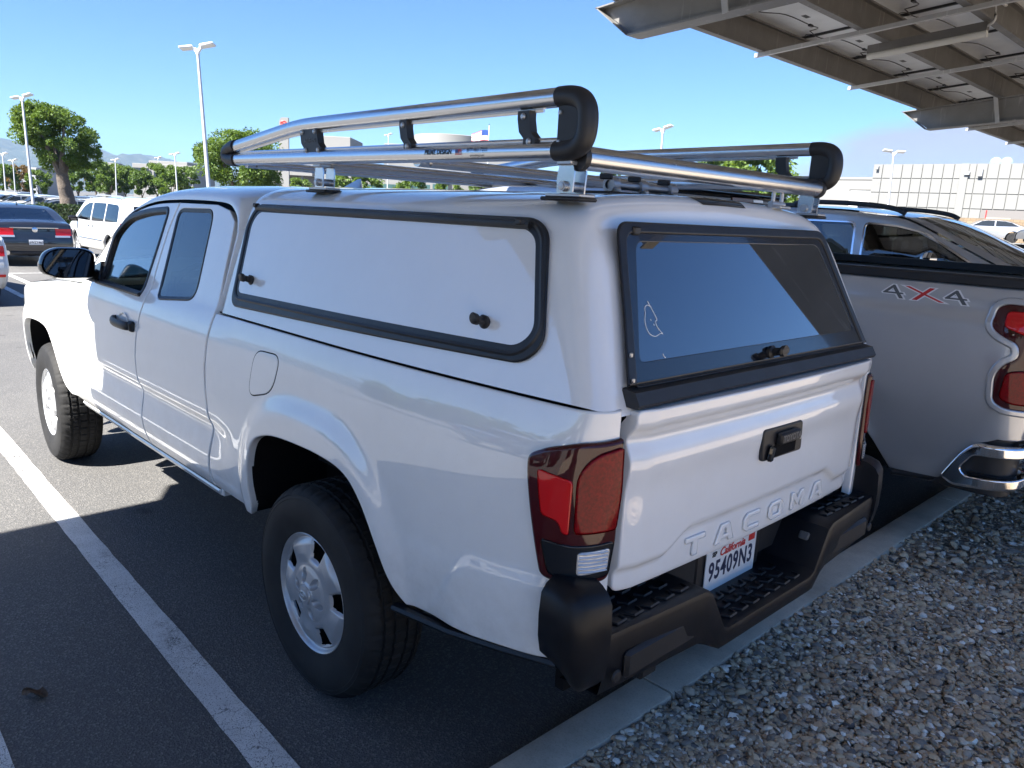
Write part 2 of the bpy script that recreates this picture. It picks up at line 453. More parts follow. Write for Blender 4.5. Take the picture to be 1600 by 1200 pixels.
M['print_red'] = simple('print_red', (.55, .03, .03), .4); M['print_black'] = simple('print_black', (.015, .015, .016), .45); M['print_white'] = simple('print_white', (.8, .8, .8), .4); M['print_blue'] = simple('print_blue', (.03, .07, .25), .4); M['print_grey'] = simple('print_grey', (.10, .105, .11), .4)
def rubber():
    m_, t, p = mat('tyre_rubber'); co = texco(t)
    p.inputs['Roughness'].default_value = .72; p.inputs['Specular IOR Level'].default_value = .35
    c = ramp(t, noise(t, co, 7, 6, .65), [(.3, (.009, .009, .010)), (.75, (.024, .0235, .023))]); t.links.new(c, p.inputs['Base Color'])
    bump(t, p, noise(t, co, 190, 3, .6), .25, .002); return m_
M['rubber'] = rubber()
# ---------------------------------------------------------------- the ground
def asphalt():
    m_, t, p = mat('asphalt'); co = texco(t); p.inputs['Specular IOR Level'].default_value = .3
    n1 = noise(t, co, 260, 3, .7); n2 = noise(t, co, 1.1, 5, .6); n3 = noise(t, co, 75, 4, .7)
    vo = t.nodes.new('ShaderNodeTexVoronoi'); vo.inputs['Scale'].default_value = 150; t.links.new(co, vo.inputs['Vector'])
    c = ramp(t, n1, [(.35, (.062, .063, .066)), (.62, (.125, .122, .118)), (.8, (.26, .25, .24))])
    spk = ramp(t, vo.outputs['Color'], [(.55, (0, 0, 0)), (.93, (1, 1, 1))])
    c = mixrgb(t, mth(t, 'MULTIPLY', spk, .52), c, (.30, .285, .265))
    c = mixrgb(t, ramp(t, n2, [(.3, (0, 0, 0)), (.75, (.5, .5, .5))]), c, (.085, .084, .084))
    # pale dust lying in patches
    c = mixrgb(t, ramp(t, noise(t, co, .35, 6, .7), [(.50, (0, 0, 0)), (.8, (.32, .32, .32))]), c, (.25, .235, .21))
    spots = ramp(t, noise(t, co, 4.2, 2, .4), [(.70, (0, 0, 0)), (.76, (.55, .55, .55))]); c = mixrgb(t, spots, c, (.035, .034, .034))
    t.links.new(c, p.inputs['Base Color']); p.inputs['Roughness'].default_value = .78
    h = mth(t, 'ADD', mth(t, 'MULTIPLY', vo.outputs['Distance'], .8), n3); bump(t, p, h, .55, .006); return m_
M['asphalt'] = asphalt()
def stripe_mat():
    m_, t, p = mat('worn_white_road_paint'); co = texco(t)
    vo = t.nodes.new('ShaderNodeTexVoronoi'); vo.feature = 'DISTANCE_TO_EDGE'; vo.inputs['Scale'].default_value = 17
    wv = t.nodes.new('ShaderNodeVectorMath'); wv.operation = 'ADD'; nn = t.nodes.new('ShaderNodeTexNoise'); nn.inputs['Scale'].default_value = 14; nn.inputs['Detail'].default_value = 4; t.links.new(co, nn.inputs['Vector'])
    s2 = t.nodes.new('ShaderNodeVectorMath'); s2.operation = 'SCALE'; s2.inputs['Scale'].default_value = .10; t.links.new(nn.outputs['Color'], s2.inputs[0])
    t.links.new(co, wv.inputs[0]); t.links.new(s2.outputs[0], wv.inputs[1]); t.links.new(wv.outputs[0], vo.inputs['Vector'])
    crk = ramp(t, vo.outputs['Distance'], [(.004, (1, 1, 1)), (.020, (0, 0, 0))])
    crk = mth(t, 'MULTIPLY', crk, ramp(t, noise(t, co, 3.2, 4, .6), [(.40, (0, 0, 0)), (.54, (1, 1, 1))]))
    pores = ramp(t, noise(t, co, 210, 2, .6), [(.56, (0, 0, 0)), (.64, (1, 1, 1))])
    wear = ramp(t, noise(t, co, 2.1, 6, .7), [(.53, (0, 0, 0)), (.64, (1, 1, 1))]); grit = ramp(t, noise(t, co, 120, 3, .7), [(.46, (0, 0, 0)), (.52, (1, 1, 1))])
    gone = mth(t, 'MAXIMUM', mth(t, 'MAXIMUM', mth(t, 'MULTIPLY', crk, .85), mth(t, 'MULTIPLY', pores, .7)), mth(t, 'MULTIPLY', wear, grit))
    c = mixrgb(t, gone, ramp(t, noise(t, co, 8, 6, .6), [(.3, (.56, .555, .54)), (.7, (.72, .715, .70))]), (.06, .058, .057))
    t.links.new(c, p.inputs['Base Color']); p.inputs['Roughness'].default_value = .7
    bump(t, p, mth(t, 'SUBTRACT', noise(t, co, 230, 3, .7), gone), .4, .004); return m_
M['stripe'] = stripe_mat()
def concrete(name, a, b):
    m_, t, p = mat(name); co = texco(t); p.inputs['Roughness'].default_value = .85; p.inputs['Specular IOR Level'].default_value = .25
    c = ramp(t, noise(t, co, 5, 8, .7), [(.3, a), (.7, b)]); c = mixrgb(t, ramp(t, noise(t, co, 140, 3, .7), [(.5, (0, 0, 0)), (.75, (.45, .45, .45))]), c, tuple(x*.5 for x in a))
    c = mixrgb(t, ramp(t, noise(t, co, 1.7, 5, .7), [(.52, (0, 0, 0)), (.75, (.55, .55, .55))]), c, tuple(x*.42 for x in a))
    t.links.new(c, p.inputs['Base Color']); bump(t, p, noise(t, co, 90, 5, .7), .35, .004); return m_
M['kerb'] = concrete('kerb_concrete', (.45, .395, .315), (.63, .56, .455)); M['soil'] = None

def gravel_sheet():
    m_, t, p = mat('gravel_sheet'); co = texco(t); vo = t.nodes.new('ShaderNodeTexVoronoi'); vo.inputs['Scale'].default_value = 55; t.links.new(co, vo.inputs['Vector'])
    c = ramp(t, vo.outputs['Color'], [(0, (.16, .15, .14)), (.3, (.42, .35, .27)), (.55, (.52, .43, .32)), (.8, (.36, .30, .24)), (1, (.66, .60, .52))]); t.links.new(c, p.inputs['Base Color']); p.inputs['Roughness'].default_value = .9
    bump(t, p, vo.outputs['Distance'], .8, .02); return m_
M['soil'] = gravel_sheet()

g = MB(); xs = [-2500, -400, -60, -12, -.85, 6, 14, 30, 46, 62, 120, 400, 1500, 7400]; ys = [-7000, -1500, -300, -90]+list(range(-50, -26, 2))+[-20, -8, 0, 8, 20, 60, 300, 2500, 7000]
g.grid(lambda a, b: (a, b, gz(a, b)), xs, ys); o = g.build('asphalt_ground', M['asphalt'], None, False); tag(o, kind='structure')

# kerb: cast lengths with joints, rounded top edges
kerb = empty('kerb', (-.86, -4, 0)); tag(kerb, kind='structure')
kp = [(-.79, 0), (-.79, .082), (-.797, .096), (-.812, .101), (-.925, .101), (-.938, .096), (-.942, .08), (-.942, -.02), (-.79, -.02)]
yk = 3.4; kn = 0
while yk > -36:
    L = 3.05 if kn else 3.35
    mb = MB(); mb.prism([(a+.86, b) for a, b in kp], yk+4-.006, yk-L+4+.006, lambda a, b, h: (a, h, b)); mb.build('kerb_stone', M['kerb'], kerb, True, 30)
    yk -= L; kn += 1

# painted bay lines: each a sheet 4 mm above the asphalt
def stripe(pts, w, label, name='bay_line'):
    P = [np.array(p, float) for p in pts]; V = []; F = []
    Ps = dens(pts, .11, closed=False); k = len(Ps); Ps = np.array(Ps)
    for i in range(k):
        tt = Ps[min(i+1, k-1)]-Ps[max(i-1, 0)]; tt = tt/np.linalg.norm(tt); n = np.array([-tt[1], tt[0]])
        j1, j2 = (random.gauss(0, .0015) for _ in range(2))
        q1 = Ps[i]+n*(w/2+j1); q2 = Ps[i]-n*(w/2+j2); V += [(*q1, gz(*q1)+.004), (*q2, gz(*q2)+.004)]
    F = [(2*i, 2*i+1, 2*i+3, 2*i+2) for i in range(k-1)]
    o_ = ob(name, V, F, M['stripe'], None, False); return tag(o_, label, 'line marking', 'painted parking bay lines')
def hairpin(y0, y1, xa, xb, slope, lab, w=.105):
    pts = [(xa, y0), (xb-.25, y0+slope*(xb-xa-.25))]; c = np.array([xb-.25, (y0+y1)/2+slope*(xb-xa-.25)]); r_ = abs(y1-y0)/2
    s = 1 if y0 > y1 else -1
    pts = [(xa, y0)]+[(c[0]+r_*math.sin(a), c[1]+s*r_*math.cos(a)) for a in np.linspace(0, math.pi, 14)]+[(xa, y1)]
    return stripe(pts, w, lab)
tag(stripe([(-.76, 1.205), (5.2, 1.03)], .112, 'worn white bay line on dark asphalt along the left of the white pickup'))
tag(stripe([(-.76, 1.86), (5.2, 1.68)], .112, 'white bay line cut by the lower left corner of the picture'))
stripe([(-.76, -1.33), (5.2, -1.45)], .11, 'bay line in the shade between the white and the silver pickup')
for i, (yy, xa, xb) in enumerate([(-1.20, 12.6, 17.9), (-1.72, 12.6, 17.9), (-4.3, 14.4, 19.4), (-4.8, 14.4, 19.4), (.9, 13.5, 18.5)]):
    stripe([(xa, yy+.15), (xb, yy-.12)], .11, ['near white bay line left of the black sedan', 'second white bay line left of the black sedan', 'bay line between the black sedan and the white minivan', 'bay line close beside the white minivan', 'bay line beyond the white car at the left edge'][i])
stripe([(17.7, -1.0), (17.7, -4.2)], .11, 'white line crossing behind the black sedan')

# ---------------------------------------------------------------- white pickup: surfaces
_zd = np.arange(.30, 1.90, .004)
def _prof(zs, ys, s=5):
    y = np.interp(_zd, zs, ys); k = np.exp(-.5*(np.arange(-3*s, 3*s+1)/s)**2); k /= k.sum()
    return np.convolve(np.pad(y, 3*s, 'edge'), k, 'valid')
PD = _prof([.30, .44, .50, .545, .60, .66, .72, .775, .80, .815, .85, .95, 1.05, 1.15, 1.21, 1.245, 1.27, 1.70, 1.9], [.74, .83, .868, .890, .905, .908, .902, .893, .899, .914, .921, .925, .922, .910, .893, .878, .862, .716, .648], 3)
PB = _prof([.30, .44, .50, .56, .64, .72, .82, .92, 1.0, 1.1, 1.18, 1.23, 1.26, 1.9], [.76, .84, .872, .893, .908, .915, .921, .924, .922, .912, .897, .883, .872, .66], 6)
def tp(x): return -.048*np.clip(-np.asarray(x)/.95, 0, 1.25)**2
def arch_rho(x, z, xc):
    dx = np.abs(x-xc)/.415; dzv = np.clip(z-.40, 0, None)/.51
    return (dx**2.7+dzv**2.7)**(1/2.7)
def Sy(x, z):
    x = np.asarray(x, float); z = np.asarray(z, float)
    w = sm(2.68, 2.42, x)*sm(.55, .78, x)
    y = np.interp(z, _zd, PB)*(1-w)+np.interp(z, _zd, PD)*w
    lo = sm(1.22, 1.12, z)
    for xc in (0.0, 3.236):
        y = y+.026*sm(1.32, 1.13, arch_rho(x, z, xc))*lo*sm(.30, .5, z)
    # swelling in front of the bumper
    y = y+.014*sm(-.60, -.74, x)*sm(.845, .79, z+.10*(x+1.1)+.16*sm(-.80, -.62, x))
    y = y+tp(x)-.16*np.clip((x-3.35)/.75, 0, 2)**2.2
    return y
_pc = np.array(cr([(-.98, 0), (-1.03, -.004), (-1.075, -.018), (-1.108, -.045), (-1.128, -.085), (-1.137, -.13), (-1.14, -.18), (-1.14, -.26)], 10))
_pl = np.concatenate([[0], np.cumsum(np.linalg.norm(np.diff(_pc, axis=0), axis=1))])
def side(u, z):
    u = np.asarray(u, float); z = np.asarray(z, float); s = np.clip(-.98-u, 0, None)
    x = np.where(u < -.98, np.interp(s, _pl, _pc[:, 0]), u); dy = np.where(u < -.98, np.interp(s, _pl, _pc[:, 1]), 0)
    y = Sy(np.where(u < -.98, np.maximum(x, -1.06), u), z); k = sm(0, .24, s); y = y*(1-k)+(.918+float(tp(-1.06)))*k
    return np.stack([x, y+dy, z+0*x], -1)
def smap(u, v): return side(u, v)

truck = empty('pickup_truck', (0, 0, 0))
tag(truck, 'white extended cab pickup with a camper shell and silver ladder rack', 'pickup truck')
WP = M['white_paint']
SIDES = ((False, 'left'), (True, 'right'))
arch_r = cr([(.44, .515), (.405, .575), (.402, .65), (.390, .74), (.335, .838), (.217, .890), (.036, .908), (-.142, .908), (-.265, .886), (-.344, .821), (-.408, .716), (-.471, .596), (-.51, .53)], 5)
bed_poly = [(.770, 1.2525), (.780, 1.12), (.783, .998), (.770, .821), (.813, .60), (.813, .515)]+arch_r+[(-.80, .555), (-1.06, .603), (-1.215, .625), (-1.215, 1.2525)]
fd_front = cr([(2.675, .512), (2.664, .676), (2.634, .80), (2.53, .94), (2.48, 1.033), (2.436, 1.13), (2.426, 1.205)], 5)
fd_rear = cr([(1.455, 1.668), (1.490, 1.55), (1.497, 1.40), (1.496, 1.244), (1.546, 1.034), (1.563, .92), (1.556, .80), (1.564, .656), (1.545, .571), (1.532, .512)], 5)
fd_top = cr([(2.405, 1.235), (2.36, 1.296), (2.20, 1.466), (2.06, 1.571), (1.9, 1.624), (1.7, 1.656), (1.455, 1.668)], 5)
rd_rear = cr([(.870, 1.615), (.845, 1.585), (.812, 1.419), (.778, 1.254), (.785, 1.12), (.788, .998), (.775, .821), (.818, .60), (.818, .512)], 5)
front_door = fd_front+fd_top+fd_rear[1:]
rear_door = list(reversed(fd_rear))+[(1.06, 1.670), (.93, 1.650)]+rd_rear
def shrink(p, d): return [tuple(q) for q in offset(dens(p, .03), d)]
fw = rpoly([(2.155, 1.248), (2.172, 1.36), (2.165, 1.478), (2.05, 1.566), (1.82, 1.606), (1.562, 1.624), (1.566, 1.45), (1.578, 1.243)], [.02, .03, .04, .10, .12, .03, .02, .02], 5)
qw = rpoly([(1.388, 1.238), (1.445, 1.634), (1.075, 1.642), (1.005, 1.275)], [.05, .05, .06, .07], 6)
arch_f = [(3.236+(.0-a)*.96 if False else 3.236+a*.97, b-.012) for a, b in arch_r]
fen_front = cr([(3.69, .50), (3.78, .62), (3.84, .80), (3.86, .95), (3.80, 1.04)], 5)
fender = [(2.682, .512)]+[(a, b) for a, b in reversed(arch_f)]+fen_front+cr([(3.80, 1.04), (3.5, 1.105), (3.1, 1.155), (2.8, 1.187), (2.434, 1.208)], 5)[1:]+list(reversed(cr([(2.682, .512), (2.671, .676), (2.641, .80), (2.537, .94), (2.487, 1.033), (2.443, 1.13), (2.434, 1.208)], 5)))[1:-1]
for mir, sd in SIDES:
    bed = panel('bed_side', shrink(bed_poly, .002), smap, WP, truck, step=.018, bstep=.016, rnd=.007, flange=.03, mirror=mir)
    if not mir:
        fuel = rpoly([(.405, .995), (.385, 1.165), (.205, 1.172), (.228, 1.04)], [.05, .05, .05, .09], 6)
        panel('fuel_door', fuel, smap, WP, bed, step=.03, rnd=.0022, flange=.004, off=.0022)
        frame('fuel_door_gap', fuel, smap, [(0, .0004), (.0035, .0006), (.004, .0002)], M['dark'], bed)
    fdp = panel('front_door', shrink(front_door, .0042), smap, WP, truck, holes=[offset(dens(fw, .02), -.016)], step=.022, bstep=.018, rnd=.005, flange=.035, mirror=mir)
    rdp = panel('rear_door', shrink(rear_door, .0042), smap, WP, truck, holes=[offset(dens(qw, .02), -.004)], step=.022, bstep=.018, rnd=.005, flange=.035, mirror=mir)
    panel('front_fender', shrink(fender, .0042), smap, WP, truck, step=.022, bstep=.018, rnd=.006, flange=.035, mirror=mir)
    panel('window_glass', offset(dens(fw, .02), -.004), smap, M['glass_clear'], fdp, step=.08, rnd=.001, flange=.004, off=-.014, mirror=mir)
    frame('window_seal', fw, smap, [(-.006, -.014), (-.006, .001), (.004, .004), (.017, .0035), (.021, -.001)], M['seal'], fdp, mirror=mir)
    panel('quarter_glass', qw, smap, M['glass_dark'], rdp, step=.08, rnd=.001, flange=.004, off=-.004, mirror=mir)
    frame('quarter_seal', qw, smap, [(-.012, -.0035), (-.011, -.0015), (.001, .0012), (.005, -.003)], M['seal'], rdp, mirror=mir)
    sg = -1 if mir else 1
    # pull handle in a recessed cup
    hp = side(np.array([1.70]), np.array([1.09]))[0]
    mb = MB(); mb.lathe([(.0, -.012), (.034, -.012), (.043, -.004), (.047, .0015), (.049, .001)], 28, 'y')
    mb.V = [(hp[0]+.01+v[0]*1.35, sg*(hp[1]+v[1]+.0015), hp[2]+v[2]*.98) for v in mb.V]; mb.build('handle_cup', WP, fdp)
    mb = MB(); pth = [(1.830, .915, 1.090), (1.815, .935, 1.090), (1.76, .951, 1.089), (1.68, .953, 1.088), (1.61, .945, 1.087), (1.592, .918, 1.086)]
    mb.tube([(a, sg*b, c) for a, b, c in cr(pth, 4)], .0125, 10, ry=.021); mb.box((1.588, sg*.925, 1.086), (.05, .03, .05), .01)
    mb.build('door_handle', M['black_plastic'], fdp)
    # window sill strip
    mb = MB(); P = [side(np.array([x]), np.array([1.232+.0*x]))[0] for x in np.linspace(1.57, 2.19, 14)]
    mb.tube([(p[0], sg*(p[1]+.004), p[2]+.004) for p in P], .010, 8); mb.build('sill_strip', M['black_plastic'], fdp)
    # rocker flange under the doors
    mb = MB(); mb.prism([(.842, .500), (.868, .506), (.872, .498), (.862, .478), (.84, .470)], .80, 2.62, lambda a, b, h: (h, sg*a, b)); mb.build('rocker_panel', WP, truck)
    # black lip under the bed side behind the wheel
    mb = MB(); mb.tube([(x, sg*(float(Sy(x, .54))-.012), z) for x, z in ((-.47, .515), (-.7, .527), (-.9, .562), (-1.08, .596))], .02, 8, ry=.013); mb.build('lower_trim', M['bumper_plastic'], truck)

# cab roof, pillars and windscreen
Eg = [(.805, 1.56), (.835, 1.612), (.89, 1.650), (.96, 1.672), (1.1, 1.6785), (1.28, 1.679), (1.455, 1.6765), (1.7, 1.664), (1.9, 1.632), (2.06, 1.580), (2.2, 1.474), (2.36, 1.305), (2.43, 1.222)]
Cn = [(.77, 1.60), (.80, 1.69), (.86, 1.735), (.95, 1.755), (1.1, 1.764), (1.28, 1.766), (1.45, 1.764), (1.68, 1.746), (1.86, 1.70), (2.04, 1.60), (2.26, 1.45), (2.5, 1.29), (2.60, 1.215)]
Eg = np.array(cr(Eg, 4)); Cn = np.array(cr(Cn, 4)); th = np.linspace(0, math.pi, 41)
def roofpt(i, a, p=2.7):
    c, s = math.cos(a), math.sin(a); f = math.copysign(abs(c)**(2/p), c); w = s**(2/p) if s > 0 else 0
    e = Eg[i]; y = float(Sy(e[0], e[1])); q = e+(Cn[i]-e)*w
    return (q[0], y*f, q[1])
V = [roofpt(i, a) for i in range(len(Eg)) for a in th]; n = len(th); ws = 30
Fr = []; Fg = []
for i in range(len(Eg)-1):
    for j in range(n-1):
        q = (i*n+j, i*n+j+1, (i+1)*n+j+1, (i+1)*n+j)
        (Fg if (i >= ws and 5 <= j < n-6) else Fr).append(q)
rf = MB().add(V, Fr).build('cab_roof', WP, truck, True, 60)
MB().add(V, Fg).build('windscreen', M['glass_clear'], truck, True, 60)
mb = MB(); mb.add([v for v in V[:n]]+[(.79, -.86, 1.24), (.79, .86, 1.24)], [tuple(range(n))+(n, n+1)]); mb.box((.79, 0, .86), (.03, 1.72, .76)); mb.build('cab_back_wall', WP, truck, False)
# hood and front end
hb = MB(); ux = np.linspace(2.45, 3.86, 14); fy = np.linspace(-1, 1, 21)
ft = lambda x: float(np.interp(x, [2.43, 2.8, 3.1, 3.5, 3.80, 3.95], [1.208, 1.187, 1.155, 1.105, 1.04, .98]))
hb.grid(lambda x, f: (x+.14*(1-f*f)*(x-2.3)/1.6, (float(Sy(x, ft(x)))-.004)*f, ft(x)+.055*(1-abs(f)**2.5)), ux, fy); hb.build('hood', WP, truck, True, 60)
fb = MB(); zz = [.42, .50, .62, .75, .9, 1.0, 1.05]; fx = [3.86, 3.95, 4.0, 4.02, 4.0, 3.96, 3.90]
fb.grid(lambda z, f: (float(np.interp(z, zz, fx))+.15*(1-f*f), .80*f, z+.05*(1-abs(f)**2.5)*(1 if z > 1 else 0)), np.linspace(.42, 1.04, 12), fy); fb.build('front_fascia', WP, truck, True, 60)
mb = MB(); mb.box((4.10, 0, .80), (.10, .95, .26), .02)
for k in range(5): mb.box((4.155, 0, .70+.05*k), (.02, .93, .012))
mb.build('grille', M['gloss_black'], truck)
for s in (-1, 1):
    mb = MB(); mb.box((3.93, s*.64, .91), (.16, .28, .13), .04, Matrix.Rotation(s*-.45, 3, 'Z')); mb.build('headlight', M['lens_clear'], truck)
mb = MB(); mb.box((4.03, 0, .53), (.16, 1.5, .17), .05); mb.build('front_bumper', M['bumper_plastic'], truck)

# underbody, wheel wells, axle, cab interior
mb = MB(); mb.box((1.6, 0, .50), (1.9, 1.60, .10)); mb.box((-.66, 0, .66), (.80, 1.50, .12)); mb.box((.2, 0, .95), (1.15, 1.28, .5)); mb.box((3.4, 0, .68), (.9, 1.16, .5))
for s in (-1, 1): mb.box((1.0, s*.45, .48), (4.2, .08, .14), .01)
mb.tube([(0, -.66, .37), (0, .66, .37)], .05, 12); mb.lathe([(0, -.14), (.10, -.12), (.15, 0), (.10, .12), (0, .14)], 16, 'y', (0, .05, .37)); mb.tube([(3.236, -.66, .37), (3.236, .66, .37)], .04, 10)
mb.tube([(.4, -.5, .44), (-.5, -.52, .44), (-.95, -.56, .42)], .03, 10)
mb.build('chassis', M['under'], truck, True, 40)
for mir, sd in SIDES:
    sg = -1 if mir else 1
    for xc, nm in ((0, 'wheel_well'), (3.236, 'wheel_well')):
        mb = MB(); ar = [(xc+(a if xc == 0 else a*.97)*1.0, b) for a, b in arch_r]
        mb.grid(lambda i, y: (ar[int(i)][0], sg*(y if y < .7 else float(Sy(ar[int(i)][0], ar[int(i)][1]))-.022), ar[int(i)][1]+.012-(0.012 if xc else 0)), range(len(ar)), [.60, .905]); mb.prism([(a, b+.0) for a, b in ar], .598, .600, lambda a, b, h: (a, sg*h, b)); mb.build(nm, M['dark'], truck, True, 60)
mb = MB()
for s in (-.38, .38):
    mb.box((1.55, s, .88), (.52, .50, .16), .05); mb.box((1.28, s, 1.20), (.14, .48, .62), .05, Matrix.Rotation(-.18, 3, 'Y')); mb.box((1.20, s, 1.53), (.10, .26, .17), .04)
mb.build('seats', M['interior'], truck)
mb = MB(); mb.box((2.28, 0, 1.06), (.45, 1.5, .26), .08); mb.box((1.1, 0, .72), (.5, 1.4, .3), .03); mb.box((.9, 0, .95), (.1, 1.4, .6), .03); mb.build('dashboard', M['dash'], truck)
mb = MB(); mb.tube([Vector((2.02, .38, 1.14))+Vector((.085*math.sin(a)*.45, .185*math.cos(a), .185*math.sin(a))) for a in np.linspace(0, 2*math.pi, 28, endpoint=False)], .015, 8, closed=True); mb.tube([(2.2, .38, 1.08), (2.03, .38, 1.14)], .03, 8); mb.tube([(2.03, .22, 1.14), (2.03, .54, 1.14)], .016, 6); mb.build('steering_wheel', M['dash'], truck)

# door mirrors
for s in (1, -1):
    mb = MB(); op = rpoly([(.915, 1.262), (.905, 1.385), (.955, 1.408), (1.075, 1.410), (1.128, 1.385), (1.15, 1.325), (1.14, 1.29), (1.08, 1.262)], [.03, .03, .03, .04, .04, .03, .03, .03], 5)
    rings = [(2.13, 0), (2.145, -.008), (2.19, -.004), (2.24, .02), (2.28, .055)]
    cy = np.mean([p[0] for p in op]); cz = np.mean([p[1] for p in op]); nn = len(op); V = []
    for (x, d) in rings:
        k = 1-d/.12 if d > 0 else 1-d/.12
        V += [(x, s*(cy+(a-cy)*k), cz+(b-cz)*k) for a, b in op]
    F = [(i*nn+j, i*nn+(j+1) % nn, (i+1)*nn+(j+1) % nn, (i+1)*nn+j) for i in range(len(rings)-1) for j in range(nn)]+[tuple((len(rings)-1)*nn+j for j in range(nn))]
    mb.add(V, F); mb.tube([(2.20, s*.94, 1.285), (2.22, s*.90, 1.265), (2.24, s*.86, 1.262)], .03, 10, ry=.035)
    mb.prism([(2.165, 1.238), (2.40, 1.232), (2.365, 1.285), (2.19, 1.34)], .868, .886, lambda a, b, h: (a, s*(h-.30*max(0, b-1.25)), b))
    mo = mb.build('door_mirror', M['gloss_black'], truck, True, 50)
    gp = [(cy+(a-cy)*.93, cz+(b-cz)*.91) for a, b in op]; mb = MB(); mb.prism(gp, 2.128, 2.135, lambda a, b, h: (h-.008+.17*(b-1.335)+.02*(a-1.0), s*a, b)); mb.build('mirror_glass', M['mirror'], mo, False)
    mb = MB(); mb.lathe([(0, -.004), (.02, -.003), (.024, 0)], 20, 'x', (2.127, s*1.095, 1.297)); mb.build('blind_spot_mirror', M['mirror'], mo)

# wheels
def wheel_rim():
    nt_, nr_ = 360, 72; rr = np.linspace(.028, .2165, nr_); V = []; F = []
    def win(r, a):
        d = ((math.degrees(a)-28+36) % 72)-36; x = r*math.sin(R(d)); yv = r*math.cos(R(d))
        hw = .0225+.015*(yv-.128)/.055
        return max(abs(x)/max(hw, .004), abs(yv-.157)/.0285)
    def depth(r, a):
        base = float(np.interp(r, [.028, .040, .046, .085, .10, .14, .175, .188, .196, .201, .206, .211, .2165], [.020, .022, .017, .009, .003, -.001, -.005, -.011, -.017, -.014, -.004, .001, -.004]))
        w = win(r, a)
        if r < .19 and r > .11: base -= .009*max(0, min(1, (1.30-w)/.30))**1.5; base += .007*math.cos(5*(a-R(28)))*-1*min(1, (r-.11)/.03)*min(1, (.19-r)/.02)
        d = ((math.degrees(a)-12+30) % 60)-30; e = math.hypot((r*math.cos(R(d))-.068)/.021, r*math.sin(R(d))/.0135)
        if e < 1.25: base -= .022*min(1, (1.25-e)/.35)
        return base
    for i in range(nt_):
        a = 2*math.pi*i/nt_
        for r in rr: V.append((r*math.cos(a), depth(r, a), r*math.sin(a)))
    for i in range(nt_):
        for j in range(nr_-1):
            r = (rr[j]+rr[j+1])/2; a = 2*math.pi*(i+.5)/nt_
            if win(r, a) < 1: continue
            i2 = (i+1) % nt_; F.append((i*nr_+j, i*nr_+j+1, i2*nr_+j+1, i2*nr_+j))
    return V, F
V, F = wheel_rim(); proto = MB().add(V, F)
proto.lathe([(.2165, -.004), (.214, -.015), (.2045, -.02), (.200, -.034)], 64, 'y')
rim = proto.build('wheel', M['steel_silver'], truck, True, 50)
ty = [(.205, -.012), (.216, .002), (.228, .004), (.245, .010), (.285, .0165), (.315, .014), (.332, .0095), (.334, .0105), (.345, .006), (.3465, .0075), (.358, -.002), (.366, -.012), (.3725, -.026)]
gro = []
for y0 in (-.045, -.085, -.135, -.175):
    gro += [(.3765, y0+.007), (.368, y0+.005), (.368, y0-.005), (.3765, y0-.007)]
ty = ty+[(.3755, -.034)]+gro+[(.3755, -.19), (.3725, -.196), (.366, -.208), (.345, -.225), (.285, -.237), (.216, -.22), (.205, -.2)]
mb = MB(); nT = 288; kT = len(ty); V = []
for i in range(nT):
    a = 2*math.pi*i/nT
    for j, (r_, h_) in enumerate(ty):
        if r_ > .371:                       # blocks: slanting sipes across the ribs, open notches at the shoulders
            ph = (i+int(h_*160)) % 6; r2 = r_-(.0055 if ph == 0 else 0)
            if (h_ > -.04 or h_ < -.185) and (i % 8) < 2: r2 = r_-.0055
        elif r_ > .355 and (i % 8) < 2: r2 = r_-.003
        else: r2 = r_
        V.append((r2*math.cos(a), h_, r2*math.sin(a)))
mb.add(V, [(i*kT+j, i*kT+j+1, ((i+1) % nT)*kT+j+1, ((i+1) % nT)*kT+j) for i in range(nT) for j in range(kT-1)])
mb.build('tyre', M['rubber'], rim, True, 32)
mb = MB(); mb.lathe([(0, -.06), (.15, -.06), (.155, -.10), (.197, -.12), (.199, -.036)], 40, 'y'); mb.build('brake_drum', M['under'], rim)
mb = MB(); mb.lathe([(0, .029), (.024, .0285), (.033, .026), (.036, .02)], 32, 'y')
for (ra, rb, dx) in ((.024, .017, 0), (.009, .0155, 0), (.0165, .0075, .0075)):
    mb.tube([(ra*math.cos(a), .0295, rb*math.sin(a)+dx) for a in np.linspace(0, 2*math.pi, 24, endpoint=False)], .0018, 6, closed=True)
mb.build('hub_cap', M['steel_silver'], rim)
rim.location = (0, .905, .372)
w2 = inst(rim, truck, (3.236, .902, .372), (0, R(40), R(-3)))
inst(rim, truck, (0, -.905, .372), (0, R(17), math.pi)); inst(rim, truck, (3.236, -.902, .372), (0, R(77), math.pi-R(3)))

# ---------------------------------------------------------------- tailgate
def gate(u, z):
    u = np.asarray(u, float); z = np.asarray(z, float)
    x = -1.150-.020*(1-(u/.72)**2)
    x = x-.020*sm(1.165, 1.215, z)+.010*np.exp(-((z-1.165)/.03)**2)      # lip along the top over a shallow valley
    x = x-.010*np.exp(-((z-1.105)/.05)**2)
    zl = .826+.054*sm(-.54, -.40, -np.abs(u))                                # pressed field for the lettering
    x = x+.016*sm(zl+.014, zl-.014, z)+.012*sm(.775, .735, z)
    return np.stack([x+.012*sm(.62, .70, np.abs(u)), u, z+0*x], -1)
gp = rpoly([(.694, .758), (.694, 1.248), (-.694, 1.248), (-.694, .758)], [.03, .015, .015, .03], 4)
tg = panel('tailgate', gp, gate, WP, truck, step=.0095, bstep=.011, rnd=.006, flange=.04, sgn=-1)
mb = MB(); mb.box((-1.10, 0, 1.0), (.04, 1.36, .44)); mb.build('tailgate_inner_panel', M['dark'], tg)
def on_plane(V, origin, right, upv, outv):
    V = np.asarray(V); return np.array(origin)+V[:, :1]*np.array(right)+V[:, 1:2]*np.array(upv)+V[:, 2:3]*np.array(outv)
